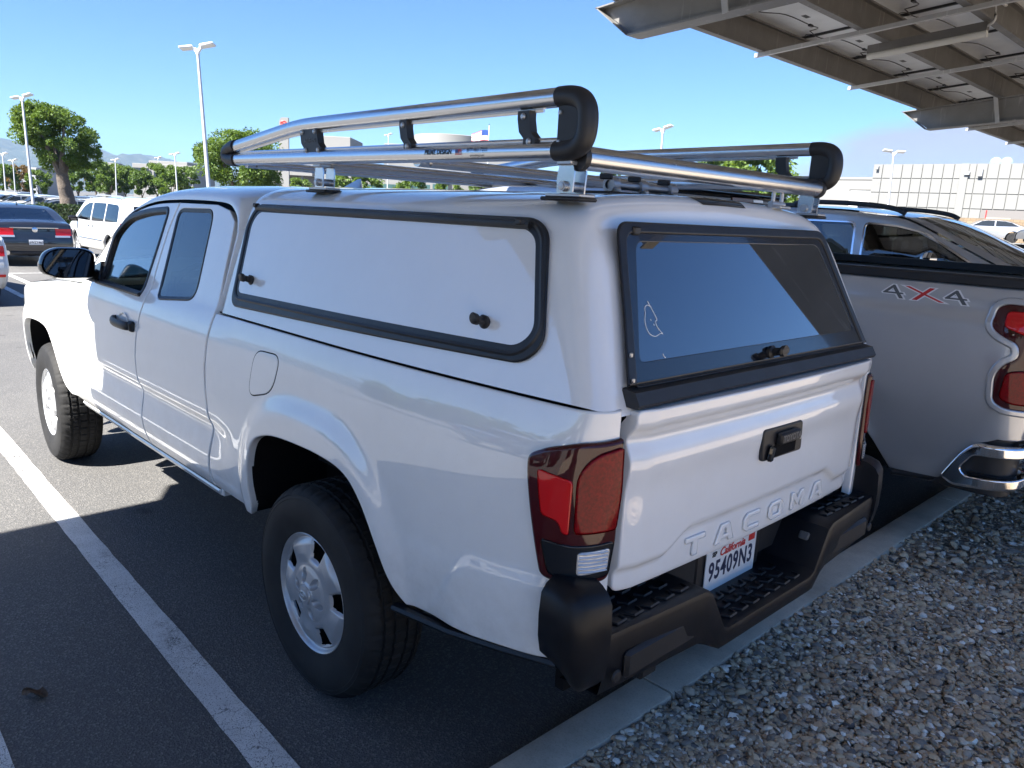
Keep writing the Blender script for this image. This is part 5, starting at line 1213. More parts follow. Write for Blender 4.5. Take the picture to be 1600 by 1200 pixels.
# ---------------------------------------------------------------- silver pickup alongside
sp2 = empty('silver_pickup', (-.15, -2.88, 0)); tag(sp2, 'silver grey four wheel drive pickup with chrome rear bumper beside the white pickup', 'pickup truck'); O2 = np.array([-.15, -2.88, 0])
P2 = _prof([.30, .44, .52, .62, .78, .95, 1.12, 1.30, 1.40, 1.455, 1.485, 1.9], [.84, .93, .965, .995, 1.017, 1.028, 1.030, 1.022, 1.008, .992, .972, .80], 5)
_p2 = np.array(cr([(-1.12, 0), (-1.18, -.004), (-1.225, -.018), (-1.255, -.045), (-1.27, -.085), (-1.277, -.13), (-1.28, -.22)], 8)); _l2 = np.concatenate([[0], np.cumsum(np.linalg.norm(np.diff(_p2, axis=0), axis=1))])
def side2(u, z):
    """u measured from the rear axle"""
    u = np.asarray(u, float); z = np.asarray(z, float); s = np.clip(-1.12-u, 0, None)
    x = np.where(u < -1.12, np.interp(s, _l2, _p2[:, 0]), u); dy = np.where(u < -1.12, np.interp(s, _l2, _p2[:, 1]), 0)
    y = np.interp(z, _zd, P2); rho = ((np.abs(u)/.52)**2.6+(np.clip(z-.45, 0, None)/.58)**2.6)**(1/2.6)
    y = y+.024*sm(1.24, 1.10, rho)*sm(1.25, 1.15, z)+.012*np.exp(-((z-1.395)/.012)**2)*0-.008*sm(1.325, 1.345, z)
    k = sm(0, .24, s); y = y*(1-k)+1.015*k
    return np.stack([x, y+dy, z+0*x], -1)
SV = M['silver_paint']
ar2 = cr([(.63, .50), (.59, .60), (.575, .74), (.50, .92), (.35, 1.02), (.10, 1.055), (-.12, 1.055), (-.35, 1.02), (-.485, .95), (-.57, .74), (-.66, .60), (-.715, .515)], 5)
bp2 = [(.86, 1.475), (.86, .50)]+ar2+[(-.93, .515), (-1.02, .56), (-1.06, .68), (-1.12, .755), (-1.18, .785), (-1.345, .79), (-1.345, 1.475)]
for mir in (False, True):
    bs = panel('bed_side', bp2, side2, SV, sp2, step=.05, rnd=.008, flange=.03, mirror=mir); sg = -1 if mir else 1
    mb = MB(); mb.grid(lambda i, y: (ar2[int(i)][0], sg*y, ar2[int(i)][1]), range(len(ar2)), [.62, .985]); mb.prism(ar2, .618, .62, lambda a, b, h: (a, sg*h, b)); mb.build('wheel_well', M['dark'], sp2)
    mb = MB(); pr_ = [(.90, 1.474), (.976, 1.474), (.984, 1.482), (.984, 1.512), (.972, 1.522), (.90, 1.522)]; mb.prism(pr_, -1.20, .86, lambda a, b, h: (h, sg*a, b)); mb.build('bed_rail_cap', M['black_plastic'], sp2, True, 30)
    mb = MB(); mb.tube([(-.73, sg*.95, .50), (-1.05, sg*.95, .535)], .02, 8); mb.build('lower_trim', M['black_plastic'], sp2)
    # C-shaped lamp: dark housing, two red lenses
    lp2 = rpoly([(-1.085, 1.385), (-1.075, 1.30), (-1.12, 1.265), (-1.195, 1.235), (-1.205, 1.17), (-1.15, 1.135), (-1.125, 1.08), (-1.135, .965), (-1.18, .94), (-1.34, .93), (-1.34, 1.40), (-1.12, 1.405)], [.02, .03, .03, .03, .03, .03, .03, .03, .03, .01, .01, .03], 4)
    panel('lamp_surround', offset(dens(lp2, .04), -.032), side2, SV, sp2, holes=[lp2], step=.05, rnd=.010, nr=3, flange=.01, off=.012, hrnd=.008, mirror=mir)
    tl2 = panel('tail_light', offset(dens(lp2, .04), -.004), side2, M['lens_dark'], sp2, step=.05, rnd=.008, flange=.01, off=.006, mirror=mir)
    panel('upper_lens', rpoly([(-1.125, 1.375), (-1.125, 1.305), (-1.21, 1.275), (-1.335, 1.27), (-1.335, 1.385)], .02, 3), side2, M['lens_red'], tl2, step=.04, rnd=.006, nr=3, flange=0, off=.012, mirror=mir)
    panel('lower_lens', rpoly([(-1.165, 1.10), (-1.155, .985), (-1.20, .962), (-1.335, .955), (-1.335, 1.125), (-1.20, 1.115)], .02, 3), side2, M['lens_rear'], tl2, step=.04, rnd=.008, nr=3, flange=0, off=.014, mirror=mir)
    panel('reversing_lens', rpoly([(-1.26, 1.25), (-1.335, 1.25), (-1.335, 1.15), (-1.26, 1.15)], .01, 3), side2, M['lens_clear'], tl2, step=.04, rnd=.004, flange=0, off=.012, mirror=mir)
    add_wheel(sp2, 0, sg*.99, .405, sg); add_wheel(sp2, 3.72, sg*.97, .405, sg)
# 4X4 decal: outlined figures on the near bed side
def decal(s_, uc, size, sx, shear, m_, off_, nm, bold=0.0, zc_=1.408):
    V, F = text_mesh(s_, size, 0, 0, sx, shear, bold); P = side2(uc-V[:, 0], zc_+V[:, 1])+mapn(side2, np.stack([uc-V[:, 0], zc_+V[:, 1]], 1))*off_
    letters(nm, P, F, m_, sp2)
for ch, uc, mm in (('4', -.640, 'print_grey'), ('4', -.925, 'print_grey'), ('X', -.785, 'print_red')):
    decal(ch, uc, .092, 2.35, -.35, M['print_white'], .0010, 'decal_outline', .0035); decal(ch, uc, .092, 2.35, -.35, M[mm], .0020, 'decal_figure', -.0004)
# tailgate, chrome bumper with step pockets
mb = MB(); mb.box((-1.27, 0, 1.13), (.05, 1.56, .70), .02); mb.box((-1.285, 0, 1.46), (.06, 1.56, .05), .02); mb.build('tailgate', SV, sp2)
def bmap(u, z): q = side2(u, np.full(np.shape(u), .92)+0*np.asarray(z)); q[..., 2] = z; return q
for mir in (False, True):
    panel('bumper_filler', [(-.90, .505), (-.93, .515), (-1.00, .575), (-1.045, .70), (-1.10, .775), (-1.18, .81), (-1.345, .815), (-1.345, .505)], bmap, M['black_plastic'], sp2, step=.06, rnd=.006, flange=.02, off=-.03, mirror=mir)
    cbm = panel('chrome_bumper_corner', rpoly([(-.972, .565), (-1.045, .700), (-1.095, .758), (-1.375, .772), (-1.375, .565), (-1.035, .532)], [.02, .03, .03, .01, .01, .02], 4), bmap, M['chrome'], sp2, holes=[rpoly([(-1.055, .625), (-1.105, .700), (-1.365, .715), (-1.365, .62), (-1.09, .592)], .02, 3)], step=.035, rnd=.016, nr=4, flange=.035, off=.028, hrnd=.008, mirror=mir)
    panel('step_pocket', [(-1.04, .60), (-1.09, .71), (-1.37, .725), (-1.37, .58)], bmap, M['black_plastic'], cbm, step=.06, rnd=.004, flange=.01, off=-.022, mirror=mir)
    u_ = np.linspace(-1.09, -1.36, 12); P_ = bmap(u_, np.full(12, .612)); N_ = mapn(bmap, np.stack([u_, np.full(12, .612)], 1)); V = np.concatenate([P_-N_*.02, P_+N_*.016]); V[:, 1] *= (-1 if mir else 1)
    MB().add(V, [(k, k+1, 13+k, 12+k) for k in range(11)]).build('step_tread', M['black_plastic'], cbm)
mb = MB(); mb.box((-1.33, 0, .66), (.10, 1.06, .24), .03); mb.build('bumper_bar', M['chrome'], sp2); mb = MB(); mb.box((-1.20, 0, .80), (.26, 1.86, .06), .02); mb.build('bumper_top_pad', M['black_plastic'], sp2)
mb = MB(); mb.box((1.6, 0, .62), (5.2, 1.5, .16)); mb.box((-.3, 0, .92), (1.9, 1.2, .3)); mb.build('chassis', M['under'], sp2); mb = MB(); mb.box((-.2, 0, 1.05), (2.0, 1.7, .04)); mb.box((.84, 0, 1.2), (.05, 1.8, .5)); mb.build('bed_floor', M['under'], sp2)
CAB = dict(top=[(.90, .50), (.90, .9), (.90, 1.32, 'g'), (.985, 1.75), (1.02, 1.86), (1.15, 1.91), (1.6, 1.925), (2.4, 1.91), (2.75, 1.87, 'g'), (3.55, 1.40), (3.75, 1.34), (4.5, 1.22), (4.62, 1.05), (4.66, .7), (4.6, .45)], w=2.05, belt=1.36, tum=.30, sill=.46, mid=.75, r=.405, axles=(3.72,), pr=.02, pf=.08, wins=[rpoly([(1.15, 1.42), (1.17, 1.78), (1.95, 1.80), (1.97, 1.41)], .05, 3), rpoly([(2.06, 1.41), (2.06, 1.80), (2.5, 1.79), (2.72, 1.72), (3.22, 1.42)], .05, 3)])
cb = Car(CAB)
for mir in (False, True):
    panel('cab_side', cb.outline(), cb.map, SV, sp2, holes=CAB['wins'], step=.12, bstep=.08, rnd=.06, nr=3, flange=None, hrnd=.008, mirror=mir)
    for w in CAB['wins']: panel('cab_window', offset(dens(w, .08), -.006), cb.map, M['glass_dark'], sp2, step=.3, rnd=.001, flange=.002, off=-.006, mirror=mir)
    sg = -1 if mir else 1; mb = MB(); mb.box((3.05, sg*1.13, 1.48), (.12, .24, .22), .04); mb.tube([(3.1, sg*.96, 1.40), (3.06, sg*1.05, 1.42)], .03, 8); mb.build('door_mirror', M['gloss_black'], sp2)
i = 0; n = len(cb.fl)
while i < n:
    j = i
    while j < n and cb.fl[j] == cb.fl[i]: j += 1
    if cb.fl[i]:
        [MB().add(*cb.strip(i, j, q*.77, q, nf=4)).build('screen_pillar', SV, sp2, True, 60) for q in (-1, 1)]; V, F = cb.strip(i, j, -.78, .78, -.004); MB().add(V, F).build('rear_window' if i < n//2 else 'windscreen', M['glass_dark'], sp2, True, 60)
    else:
        V, F = cb.strip(i, j, -1, 1); MB().add(V, F).build('cab_skin', SV, sp2, True, 45)
    i = j
mb = MB(); mb.box((1.02, 0, 1.895), (.26, 1.50, .045), .02, Matrix.Rotation(.12, 3, 'Y')); mb.box((.935, 0, 1.862), (.08, 1.48, .06), .02); sl2 = mb.build('cab_roof_spoiler', M['gloss_black'], sp2)
MB().box((.893, -.12, 1.868), (.012, .36, .032), .004).build('high_brake_light', M['lens_dark'], sl2); MB().box((.890, -.30, 1.868), (.012, .14, .026), .004).build('cargo_lamp', M['lens_clear'], sl2)
# ---------------------------------------------------------------- background
def at(px, py, dist):
    d = _f+_r*((px-800)/1216.26)-_u*((py-600)/1216.26); return CAM+d*dist
def zat(px, py, x=None, y=None):
    d = _f+_r*((px-800)/1216.26)-_u*((py-600)/1216.26); t = ((y-CAM.y)/d.y) if y is not None else ((x-CAM.x)/d.x); return CAM+d*t
def foliage(name, a, b, c):
    m_ = bpy.data.materials.new(name); m_.use_nodes = True; t = m_.node_tree; p = t.nodes['Principled BSDF']; o_ = t.nodes['Material Output']
    gi = t.nodes.new('ShaderNodeNewGeometry'); col = ramp(t, gi.outputs['Random Per Island'], [(0, a), (.55, b), (1, c)])
    t.links.new(col, p.inputs['Base Color']); p.inputs['Roughness'].default_value = .55; p.inputs['Specular IOR Level'].default_value = .35
    tr = t.nodes.new('ShaderNodeBsdfTranslucent'); mx = t.nodes.new('ShaderNodeMixShader'); mx.inputs[0].default_value = .34
    t.links.new(mixrgb(t, 1.0, col, (1.6, 1.5, .6), 'MULTIPLY'), tr.inputs[0]); t.links.new(p.outputs[0], mx.inputs[1]); t.links.new(tr.outputs[0], mx.inputs[2]); t.links.new(mx.outputs[0], o_.inputs[0]); return m_
M['leaf'] = foliage('leaf_green', (.040, .078, .018), (.072, .130, .028), (.125, .190, .045)); M['leaf_b'] = foliage('leaf_bright', (.055, .10, .02), (.095, .16, .032), (.15, .22, .05)); M['leaf_dark'] = foliage('leaf_dark', (.018, .034, .013), (.030, .056, .020), (.05, .08, .03)); M['leaf_rust'] = foliage('leaf_rust', (.10, .07, .03), (.16, .10, .04), (.20, .14, .06))
M['bark'] = simple('bark', (.13, .105, .085), .9, bmp=(14, .8, .05), var=.35, vscale=9)
def leaves(centers, radii, n, size, seed, squash=.75, droop=.35):
    rg = np.random.default_rng(seed); k = rg.integers(0, len(centers), n); c = np.array(centers)[k]; rr = np.array(radii)[k]
    d = rg.normal(0, 1, (n, 3)); d /= np.linalg.norm(d, axis=1, keepdims=True); r = rr[:, None]*rg.uniform(.45, 1.06, (n, 1))**.7
    P = c+d*r*np.array([1, 1, squash]); s = size*rg.uniform(.6, 1.35, n)
    ax = d+rg.normal(0, .55, (n, 3)); ax[:, 2] -= droop; ax /= np.linalg.norm(ax, axis=1, keepdims=True)
    sd = np.cross(ax, rg.normal(0, 1, (n, 3))); sd /= np.linalg.norm(sd, axis=1, keepdims=True); nn = np.cross(ax, sd)
    s = s[:, None]; V = np.stack([P-ax*s*.5, P+sd*s*.26+nn*s*.05, P+ax*s*.55, P-sd*s*.26+nn*s*.05], 1).reshape(-1, 3)
    F = (np.array([[0, 1, 2, 3]])[None]+4*np.arange(n)[:, None, None]).reshape(-1, 4); return V, F
def quadmesh(name, V, F, m_):
    me = bpy.data.meshes.new(name); me.vertices.add(len(V)); me.vertices.foreach_set('co', V.astype(np.float32).ravel()); q = F.shape[1]
    me.loops.add(F.size); me.loops.foreach_set('vertex_index', F.astype(np.int32).ravel()); me.polygons.add(len(F)); me.polygons.foreach_set('loop_start', np.arange(0, F.size, q, dtype=np.int32)); me.polygons.foreach_set('loop_total', np.full(len(F), q, np.int32))
    me.update(); me.validate(); me.materials.append(m_); return me
def crown_clumps(seed, h0, h1, rx, n, top=1.0, lean=(0, 0)):
    rg = np.random.default_rng(seed); C = []; Rr = []
    for i in range(n):
        a = rg.uniform(0, 6.283); t = rg.uniform(0, 1)**.8; z = h0+(h1-h0)*t; w = rx*(1-abs(2*t-.95)**2.4*.75)**.5*rg.uniform(.25, 1.0)**.5
        C.append((w*math.cos(a)+lean[0]*t, w*math.sin(a)+lean[1]*t, z)); Rr.append(rx*rg.uniform(.14, .38))
    return C, Rr
def tree_meshes(seed, h, rx, h0, n_cl, n_lf, lsize, m_leaf, trunk_r=.16, lean=(0, 0), fork=3):
    C, Rr = crown_clumps(seed, h0+rx*.25, h-rx*.25, rx*.85, n_cl, lean=lean); V, F = leaves(C, Rr, n_lf, lsize, seed+1); cm = quadmesh('crown', V, F, m_leaf)
    rg = random.Random(seed); mb = MB(); bx_, by_ = lean[0]*.3, lean[1]*.3; zf = h0+.05*h
    mb.tube(cr([(0, 0, -.3), (.03*h*rg.uniform(-1, 1), .0, zf*.4), (bx_*.6, by_*.6, zf*.75), (bx_, by_, zf)], 4), [trunk_r*1.35*(1-.45*i/12) for i in range(13)], 10)
    for k in range(fork):
        a = 6.283*k/fork+rg.uniform(-.4, .4); q = rx*.55; mb.tube(cr([(bx_*.8, by_*.8, zf*.85), (bx_+q*.35*math.cos(a), by_+q*.35*math.sin(a), zf+.18*(h-zf)), (bx_+q*math.cos(a), by_+q*math.sin(a), zf+.6*(h-zf))], 4), [trunk_r*.62*(1-.1*i) for i in range(9)], 7)
    return mb, cm
def plant_tree(name, label, loc, meshes, rz=0, sc=1, group=None, cat='tree'):
    mb, cm = meshes; r_ = empty(name, loc, rz); r_.scale = (sc,)*3; tag(r_, label, cat, group)
    if isinstance(mb, MB): t_ = mb.build('trunk', M['bark'], r_); meshes[0] = t_.data
    else: t_ = bpy.data.objects.new('trunk', mb); COL.objects.link(t_); t_.parent = r_
    c_ = bpy.data.objects.new('crown', cm); COL.objects.link(c_); c_.parent = r_; return r_

# the big street tree at the left: thick leaning trunk, crown swept to one side
p = at(107, 330, 56); tz = gz(p.x, p.y)
T1 = list(tree_meshes(11, 8.5, 2.85, 3.3, 74, 36000, .165, M['leaf_b'], .46, (-.75, 1.2), 4))
plant_tree('street_tree', 'broad leafy tree with a thick leaning trunk behind the black sedan', (p.x, p.y, tz), T1)
p = at(372, 300, 48)
T2 = list(tree_meshes(23, 6.6, 2.75, 2.1, 76, 30000, .15, M['leaf_b'], .24, (.2, -.2), 4))
plant_tree('forked_tree', 'round green tree with forked trunk behind the front of the ladder rack', (p.x, p.y, gz(p.x, p.y)), T2)
# tree lines farther off
vt = [list(tree_meshes(31+k, 6.4+.5*k, 2.5+.15*k, 1.5, 34, 6000, .33, [M['leaf'], M['leaf_b'], M['leaf_b'], M['leaf_rust']][k], .16)) for k in range(4)]
spots = [(6, 300, 118, 0, .95, 'tree at the far left edge of the car park'), (30, 300, 128, 3, .8, 'rust brown tree left of the near lamp post'), (62, 300, 122, 1, .8, 'green tree showing left of the thick leaning trunk'), (122, 300, 120, 0, 1.05, 'tree showing just right of the thick leaning trunk'), (150, 302, 128, 1, 1.0, 'bright tree left of the far lamp posts'), (172, 302, 120, 2, .98, 'tree just left of the far lamp post with two arms'), (196, 304, 122, 1, .92, 'tree just right of the far lamp post with two arms'), (222, 305, 118, 0, .86, 'low dark tree in the far row'), (246, 306, 120, 1, .98, 'tree left of the second far lamp post'), (268, 307, 116, 2, .9, 'tree by the second far lamp post'), (290, 308, 122, 1, .95, 'last tree of the far row, left of the near lamp post'),
    (402, 312, 84, 1, .62, 'shrubby tree below the front end of the rack'), (470, 316, 96, 1, .70, 'tree left of the rack leg'), (545, 320, 88, 1, 1.12, 'tree seen through the rack left of the round white hall'), (575, 322, 84, 1, .78, 'low tree under the near rack rail'), (640, 326, 80, 1, .80, 'tree seen under the rack cross bars'), (700, 330, 80, 1, .74, 'tree under the rack near the flag'), (765, 332, 74, 1, .8, 'tree behind the rear of the rack rail'), (975, 342, 70, 1, 1.1, 'tree low behind the rack roller'),
    (1118, 350, 74, 1, 1.25, 'left one of two trees between the rack rails'), (1180, 352, 70, 1, 1.28, 'right one of two trees between the rack rails, by the end loop'), (1222, 354, 76, 1, 1.05, 'tree close behind the far end loop of the rack')]
for (px, py, d_, k, sc, lab) in spots:
    p = at(px, py, d_); plant_tree('tree', lab, (p.x, p.y, gz(p.x, p.y)), vt[k], random.uniform(0, 6), sc, 'trees beyond the car park')
# clipped hedge behind the sedan
p0, p1 = at(72, 340, 53), at(150, 340, 53); hz = gz(60)
hg = empty('hedge', (p0.x, p0.y, hz), math.atan2(p1.y-p0.y, p1.x-p0.x)); tag(hg, 'clipped dark green hedge behind the black sedan', 'hedge'); Lh = (p1-p0).length+2.5
rg = np.random.default_rng(5); n = 9000; P = np.stack([rg.uniform(-.4, Lh, n), rg.uniform(-.55, .55, n), rg.uniform(.1, 1.35, n)], 1); f_ = rg.integers(0, 3, n); P[f_ == 0, 2] = 1.35+rg.normal(0, .05, (f_ == 0).sum()); P[f_ == 1, 1] = np.sign(P[f_ == 1, 1])*.55+rg.normal(0, .05, (f_ == 1).sum())
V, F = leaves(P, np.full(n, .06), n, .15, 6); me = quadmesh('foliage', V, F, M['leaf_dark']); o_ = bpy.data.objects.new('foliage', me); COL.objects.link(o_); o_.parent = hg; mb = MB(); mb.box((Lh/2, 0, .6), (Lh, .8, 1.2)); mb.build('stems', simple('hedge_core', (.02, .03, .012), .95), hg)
mb = MB(); mb.box((0, 0, .07), (Lh+3, .18, .15), .02); hk = mb.build('planter_kerb', M['kerb'], None); q = (p0+p1)/2-(_f*1.0); hk.location = (q.x, q.y, hz); hk.rotation_euler = (0, 0, math.atan2(p1.y-p0.y, p1.x-p0.x)); tag(hk, kind='structure')

# lamp posts: tapered pole, twin shoebox heads on a yoke
M['post'] = simple('galvanised_post', (.42, .43, .44), .45, .5, var=.12); M['lampwhite'] = simple('lamp_white', (.72, .72, .70), .4)
def lamp_post(px0, py0, px1, py1, d_, label, ang, heads=2, sign=False):
    b = at(px0, py0, d_); t_ = at(px1, py1, d_); ax = (t_-b).normalized(); gzv = gz(b.x, b.y); base = b-ax*((b.z-gzv)/ax.z); H = (t_-base).length
    o_ = empty('lamp_post', base); o_.rotation_mode = 'QUATERNION'; o_.rotation_quaternion = ax.to_track_quat('Z', 'Y') @ Vector((0, 0, 1)).rotation_difference(Vector((0, 0, 1))); tag(o_, label, 'lamp post', 'car park lamp posts')
    mb = MB(); mb.lathe([(.10, 0), (.095, .5), (.062, H-.25), (0, H-.24)], 14, 'z'); mb.build('pole', M['post'], o_); mb = MB(); mb.lathe([(0, .7), (.26, .7), (.28, .66), (.28, -.3)], 18, 'z'); mb.build('footing', M['kerb'], o_)
    mb = MB(); mb.lathe([(.07, H-.35), (.085, H-.3), (.085, H-.12), (0, H-.1)], 12, 'z')
    ds = (0, math.pi) if heads == 2 else (0,)
    hd_ = []
    for k in ds:
        c_, s_ = math.cos(ang+k), math.sin(ang+k); mb.tube([(0, 0, H-.24), (.14*c_, .14*s_, H-.10), (.30*c_, .30*s_, H-.04)], [.09, .07, .05], 8)
        h_ = MB(); h_.box((0, 0, 0), (.60, .36, .11), .04); h_.V = [((v[0]+.44)*c_-v[1]*s_, (v[0]+.44)*s_+v[1]*c_, H-.02+v[2]+.04*v[0]) for v in h_.V]; h_.build('lamp_head', M['lampwhite'], o_)
    mb.build('yoke', M['lampwhite'], o_)
    if sign:
        mb = MB(); mb.box((-.12, .0, 1.9), (.03, .8, .6), .01); mb.build('aisle_sign', simple('sign_grey', (.35, .36, .38), .5), o_)
lamp_post(326, 292, 308, 72, 31.8, 'nearest tall lamp post with twin white heads rising behind the cab', 2.5)
lamp_post(51, 310, 34, 150, 48, 'lamp post with twin white heads in front of the broad leafy tree', 2.3)
lamp_post(1386, 333, 1397, 236, 53, 'lamp post standing before the white panelled building', .2)
lamp_post(1033, 240, 1036, 200, 47, 'lamp post with a winged head above the rack roller', 2.3)
for (a_, d_, lab) in (((182, 300, 180, 249), 104, 'far lamp post with two arms, left of the far pair'), ((277, 300, 273, 240), 92, 'far lamp post with two arms, right of the far pair'), ((9, 300, 4, 240), 92, 'thin far lamp post at the left edge of the picture'), ((24, 300, 20, 250), 108, 'second thin far lamp post from the left edge'), ((249, 290, 247, 246), 128, 'farthest lamp post, between the far pair'), ((606, 260, 607, 210), 108, 'small twin lamp post seen above the rack rail')):
    lamp_post(*a_, d_, lab, 2.3, 2, d_ < 95)

# far parked cars, one mesh each
def car_mesh(sp):
    c = Car(dict(sp, seg=.28, soft=1)); V = []; F = []; FM = []
    def put(v, f, m_): n_ = len(V); V.extend([tuple(q) for q in v]); F.extend([tuple(i+n_ for i in t) for t in f]); FM.extend([m_]*len(f))
    ol = c.outline(); tmp = []
    for s_ in (1, -1):
        lp = np.array(dens(ol, .30)); lp = lp if area(lp) > 0 else lp[::-1]; vi, fi, _ = fill([offset(lp, .05)]+[np.array(w)[::-1] if area(w) > 0 else np.array(w) for w in []], .45); P = c.map(vi[:, 0], vi[:, 1]); P[:, 1] *= s_; put(P, fi if s_ < 0 else fi[:, ::-1], 0)
        for w in sp['wins']:
            w_ = np.array(dens(w, .3)); Q = c.map(w_[:, 0], w_[:, 1]); Q[:, 1] = (Q[:, 1]+.012)*s_; put(Q, [tuple(range(len(Q)))], 1)
        for ax in sp['axles']:
            m2 = MB(); m2.lathe([(0, .0), (sp['r']*.6, .0), (sp['r']*.62, .01), (sp['r'], 0), (sp['r'], -.2)], 14, 'y'); yw = float(c.W(ax, sp['r']))-.02; Q = [(v[0]+ax, s_*(v[1]+yw), v[2]+sp['r']) for v in m2.V]; nq = len(m2.F); put(Q, m2.F, 2)
    i = 0; n = len(c.fl)
    while i < n:
        j = i
        while j < n and c.fl[j] == c.fl[i]: j += 1
        v, f = c.strip(i, j, -1, 1, nf=5); put(v, f, 1 if c.fl[i] else 0); i = j
    for s_ in (-1, 1):
        v, f = c.rear_patch(.80, 1.0, .7*s_, .98*s_, .015, 3, 3); put(v, f, 3)
    return V, F, FM
M['far_glass'] = simple('far_car_glass', (.02, .024, .028), .06, coat=.4)
kinds = [SEDAN, VAN, SUV, dict(SUV, top=[(-2.5, .5), (-2.62, .7), (-2.6, 1.18), (-.85, 1.2), (-.80, 1.22, 'g'), (-.55, 1.72), (-.3, 1.80), (.4, 1.80), (.7, 1.75, 'g'), (1.35, 1.25), (1.6, 1.18), (2.5, 1.05), (2.62, .8), (2.55, .45)], belt=1.22, wins=[rpoly([(-.60, 1.26), (-.42, 1.68), (.30, 1.70), (.75, 1.60), (1.15, 1.26)], .04, 3)])]
cmesh = {}
def far_car(k, colr, loc, rz, label, group='cars parked in the far lot'):
    if (k, colr) not in cmesh:
        V, F, FM = car_mesh(kinds[k]); me = bpy.data.meshes.new('parked_car'); me.from_pydata(V, [], F)
        for mm in (M[colr], M['far_glass'], M['rubber'], M['lens_red']): me.materials.append(mm)
        me.polygons.foreach_set('material_index', FM); me.shade_smooth(); me.set_sharp_from_angle(angle=R(40)); bm = bmesh.new(); bm.from_mesh(me); bmesh.ops.recalc_face_normals(bm, faces=bm.faces); bm.to_mesh(me); bm.free(); cmesh[(k, colr)] = me
    o_ = bpy.data.objects.new('parked_car', cmesh[(k, colr)]); COL.objects.link(o_); o_.location = loc; o_.rotation_euler = (0, 0, rz); tag(o_, label, 'car', group)
nm = ['sedan', 'minivan', 'suv', 'pickup']; cn = {'car_white': 'white', 'car_silver': 'silver', 'car_grey': 'grey', 'car_blue': 'dark blue', 'car_red': 'red'}
rows = [(60, (4, 16, 30, 66, 88), 0), (66, (12, 40, 76, 125, 150, 215, 240, 262), 1), (73, (22, 52, 132, 160, 190, 225, 255), 1), (81, (5, 34, 62, 118, 142, 172, 205, 235, 268), 1), (90, (18, 48, 70, 130, 155, 182, 212, 246, 275), 1), (100, (8, 40, 66, 124, 148, 178, 208, 240, 262), 1)]
pats = ['nearest row of the far lot', 'second row of the far lot', 'third row of the far lot', 'fourth row of the far lot', 'fifth row of the far lot', 'farthest row of the far lot']; ords = ['leftmost', 'second from left', 'third from left', 'fourth from left', 'fifth from left', 'sixth from left', 'seventh from left', 'eighth from left', 'ninth from left']
random.seed(3)
for ri_, (d_, pxs, o) in enumerate(rows):
    for ci, px in enumerate(pxs):
        p = at(px, 312, d_); k = random.choice([0, 1, 2, 2, 3]) if ri_ else [0, 1, 2, 2, 2][ci % 5]; colr = random.choice(['car_white']*9+['car_silver', 'car_grey', 'car_blue'])
        if ri_ == 0: k, colr, rz = [(0, 'car_blue', 1.2), (2, 'car_white', 1.75), (2, 'car_white', 1.75), (2, 'car_white', 1.75), (1, 'car_white', 1.75)][ci]
        else: rz = random.choice([0, math.pi])+random.uniform(-.05, .05)
        far_car(k, colr, (p.x, p.y, gz(p.x, p.y)), rz, '%s %s, %s of the %s' % (cn[colr], nm[k], ords[ci], pats[ri_]))
# upper lot at the right with a silver sedan, block wall and the white hall
M['brick'] = None
def block_wall():
    m_, t, p = mat('tan_block_wall'); co = texco(t); br = t.nodes.new('ShaderNodeTexBrick'); br.inputs['Scale'].default_value = 1; br.inputs['Brick Width'].default_value = .42; br.inputs['Row Height'].default_value = .21; br.inputs['Mortar Size'].default_value = .012; br.inputs['Color1'].default_value = (.20, .145, .092, 1); br.inputs['Color2'].default_value = (.25, .19, .125, 1); br.inputs['Mortar'].default_value = (.12, .092, .065, 1)
    mpn = t.nodes.new('ShaderNodeMapping'); mpn.inputs['Rotation'].default_value = (R(-90), 0, 0); t.links.new(co, mpn.inputs[0]); t.links.new(mpn.outputs[0], br.inputs['Vector'])
    c_ = mixrgb(t, .7, br.outputs[0], ramp(t, noise(t, co, 1.3, 5, .6), [(.3, (.75, .75, .75)), (.7, (1.15, 1.15, 1.15))]), 'MULTIPLY'); t.links.new(c_, p.inputs['Base Color']); p.inputs['Roughness'].default_value = .9; bump(t, p, noise(t, co, 12, 4, .7), .6, .05); return m_
M['brick'] = block_wall(); M['panel_white'] = simple('white_wall_panel', (.205, .205, .198), .5, var=.03, vscale=1.5); M['joint'] = simple('panel_joint', (.172, .172, .166), .8); M['white_render'] = simple('white_render', (.22, .218, .21), .7, var=.04)
yw = -66.0; UZ = 1.45
mb = MB(); mb.grid(lambda a, b: (a, b, UZ if b < -49 else .02), np.linspace(-30, 60, 4), [-120, -49, -43]); o_ = mb.build('upper_lot', M['asphalt'], None, False); tag(o_, kind='structure')
a0, a1 = zat(1394, 336, y=yw), zat(1640, 338, y=yw); mb = MB(); mb.box(((a0.x+a1.x-14)/2, yw-.2, (UZ+a0.z)/2), (abs(a0.x-a1.x)+14, .4, a0.z-UZ), .02); wl = mb.build('block_wall', M['brick'], None); tag(wl, 'low tan block wall in front of the white panelled building', 'wall')
p = zat(1541, 378, y=-58); far_car(0, 'car_silver', (p.x, -58, UZ), .35, 'silver sedan parked before the tan block wall', None)
p = zat(1604, 378, y=-59); far_car(0, 'car_grey', (p.x-1.6, -59, UZ), .35, 'dark car at the right edge before the tan block wall', None)
yb = -92.0; q0, q1 = zat(1366, 257, y=yb), zat(1700, 256, y=yb); topz = zat(1480, 256, y=yb).z
hall = empty('panelled_hall', ((q0.x+q1.x)/2, yb, 0)); tag(hall, 'large white building clad in square panels at the far right', 'building'); HX, HY = (q0.x+q1.x)/2, yb
mb = MB(); wX = abs(q0.x-q1.x); mb.box((0, -8, (topz)/2), (wX, 15.9, topz)); mb.build('core', M['joint'], hall)
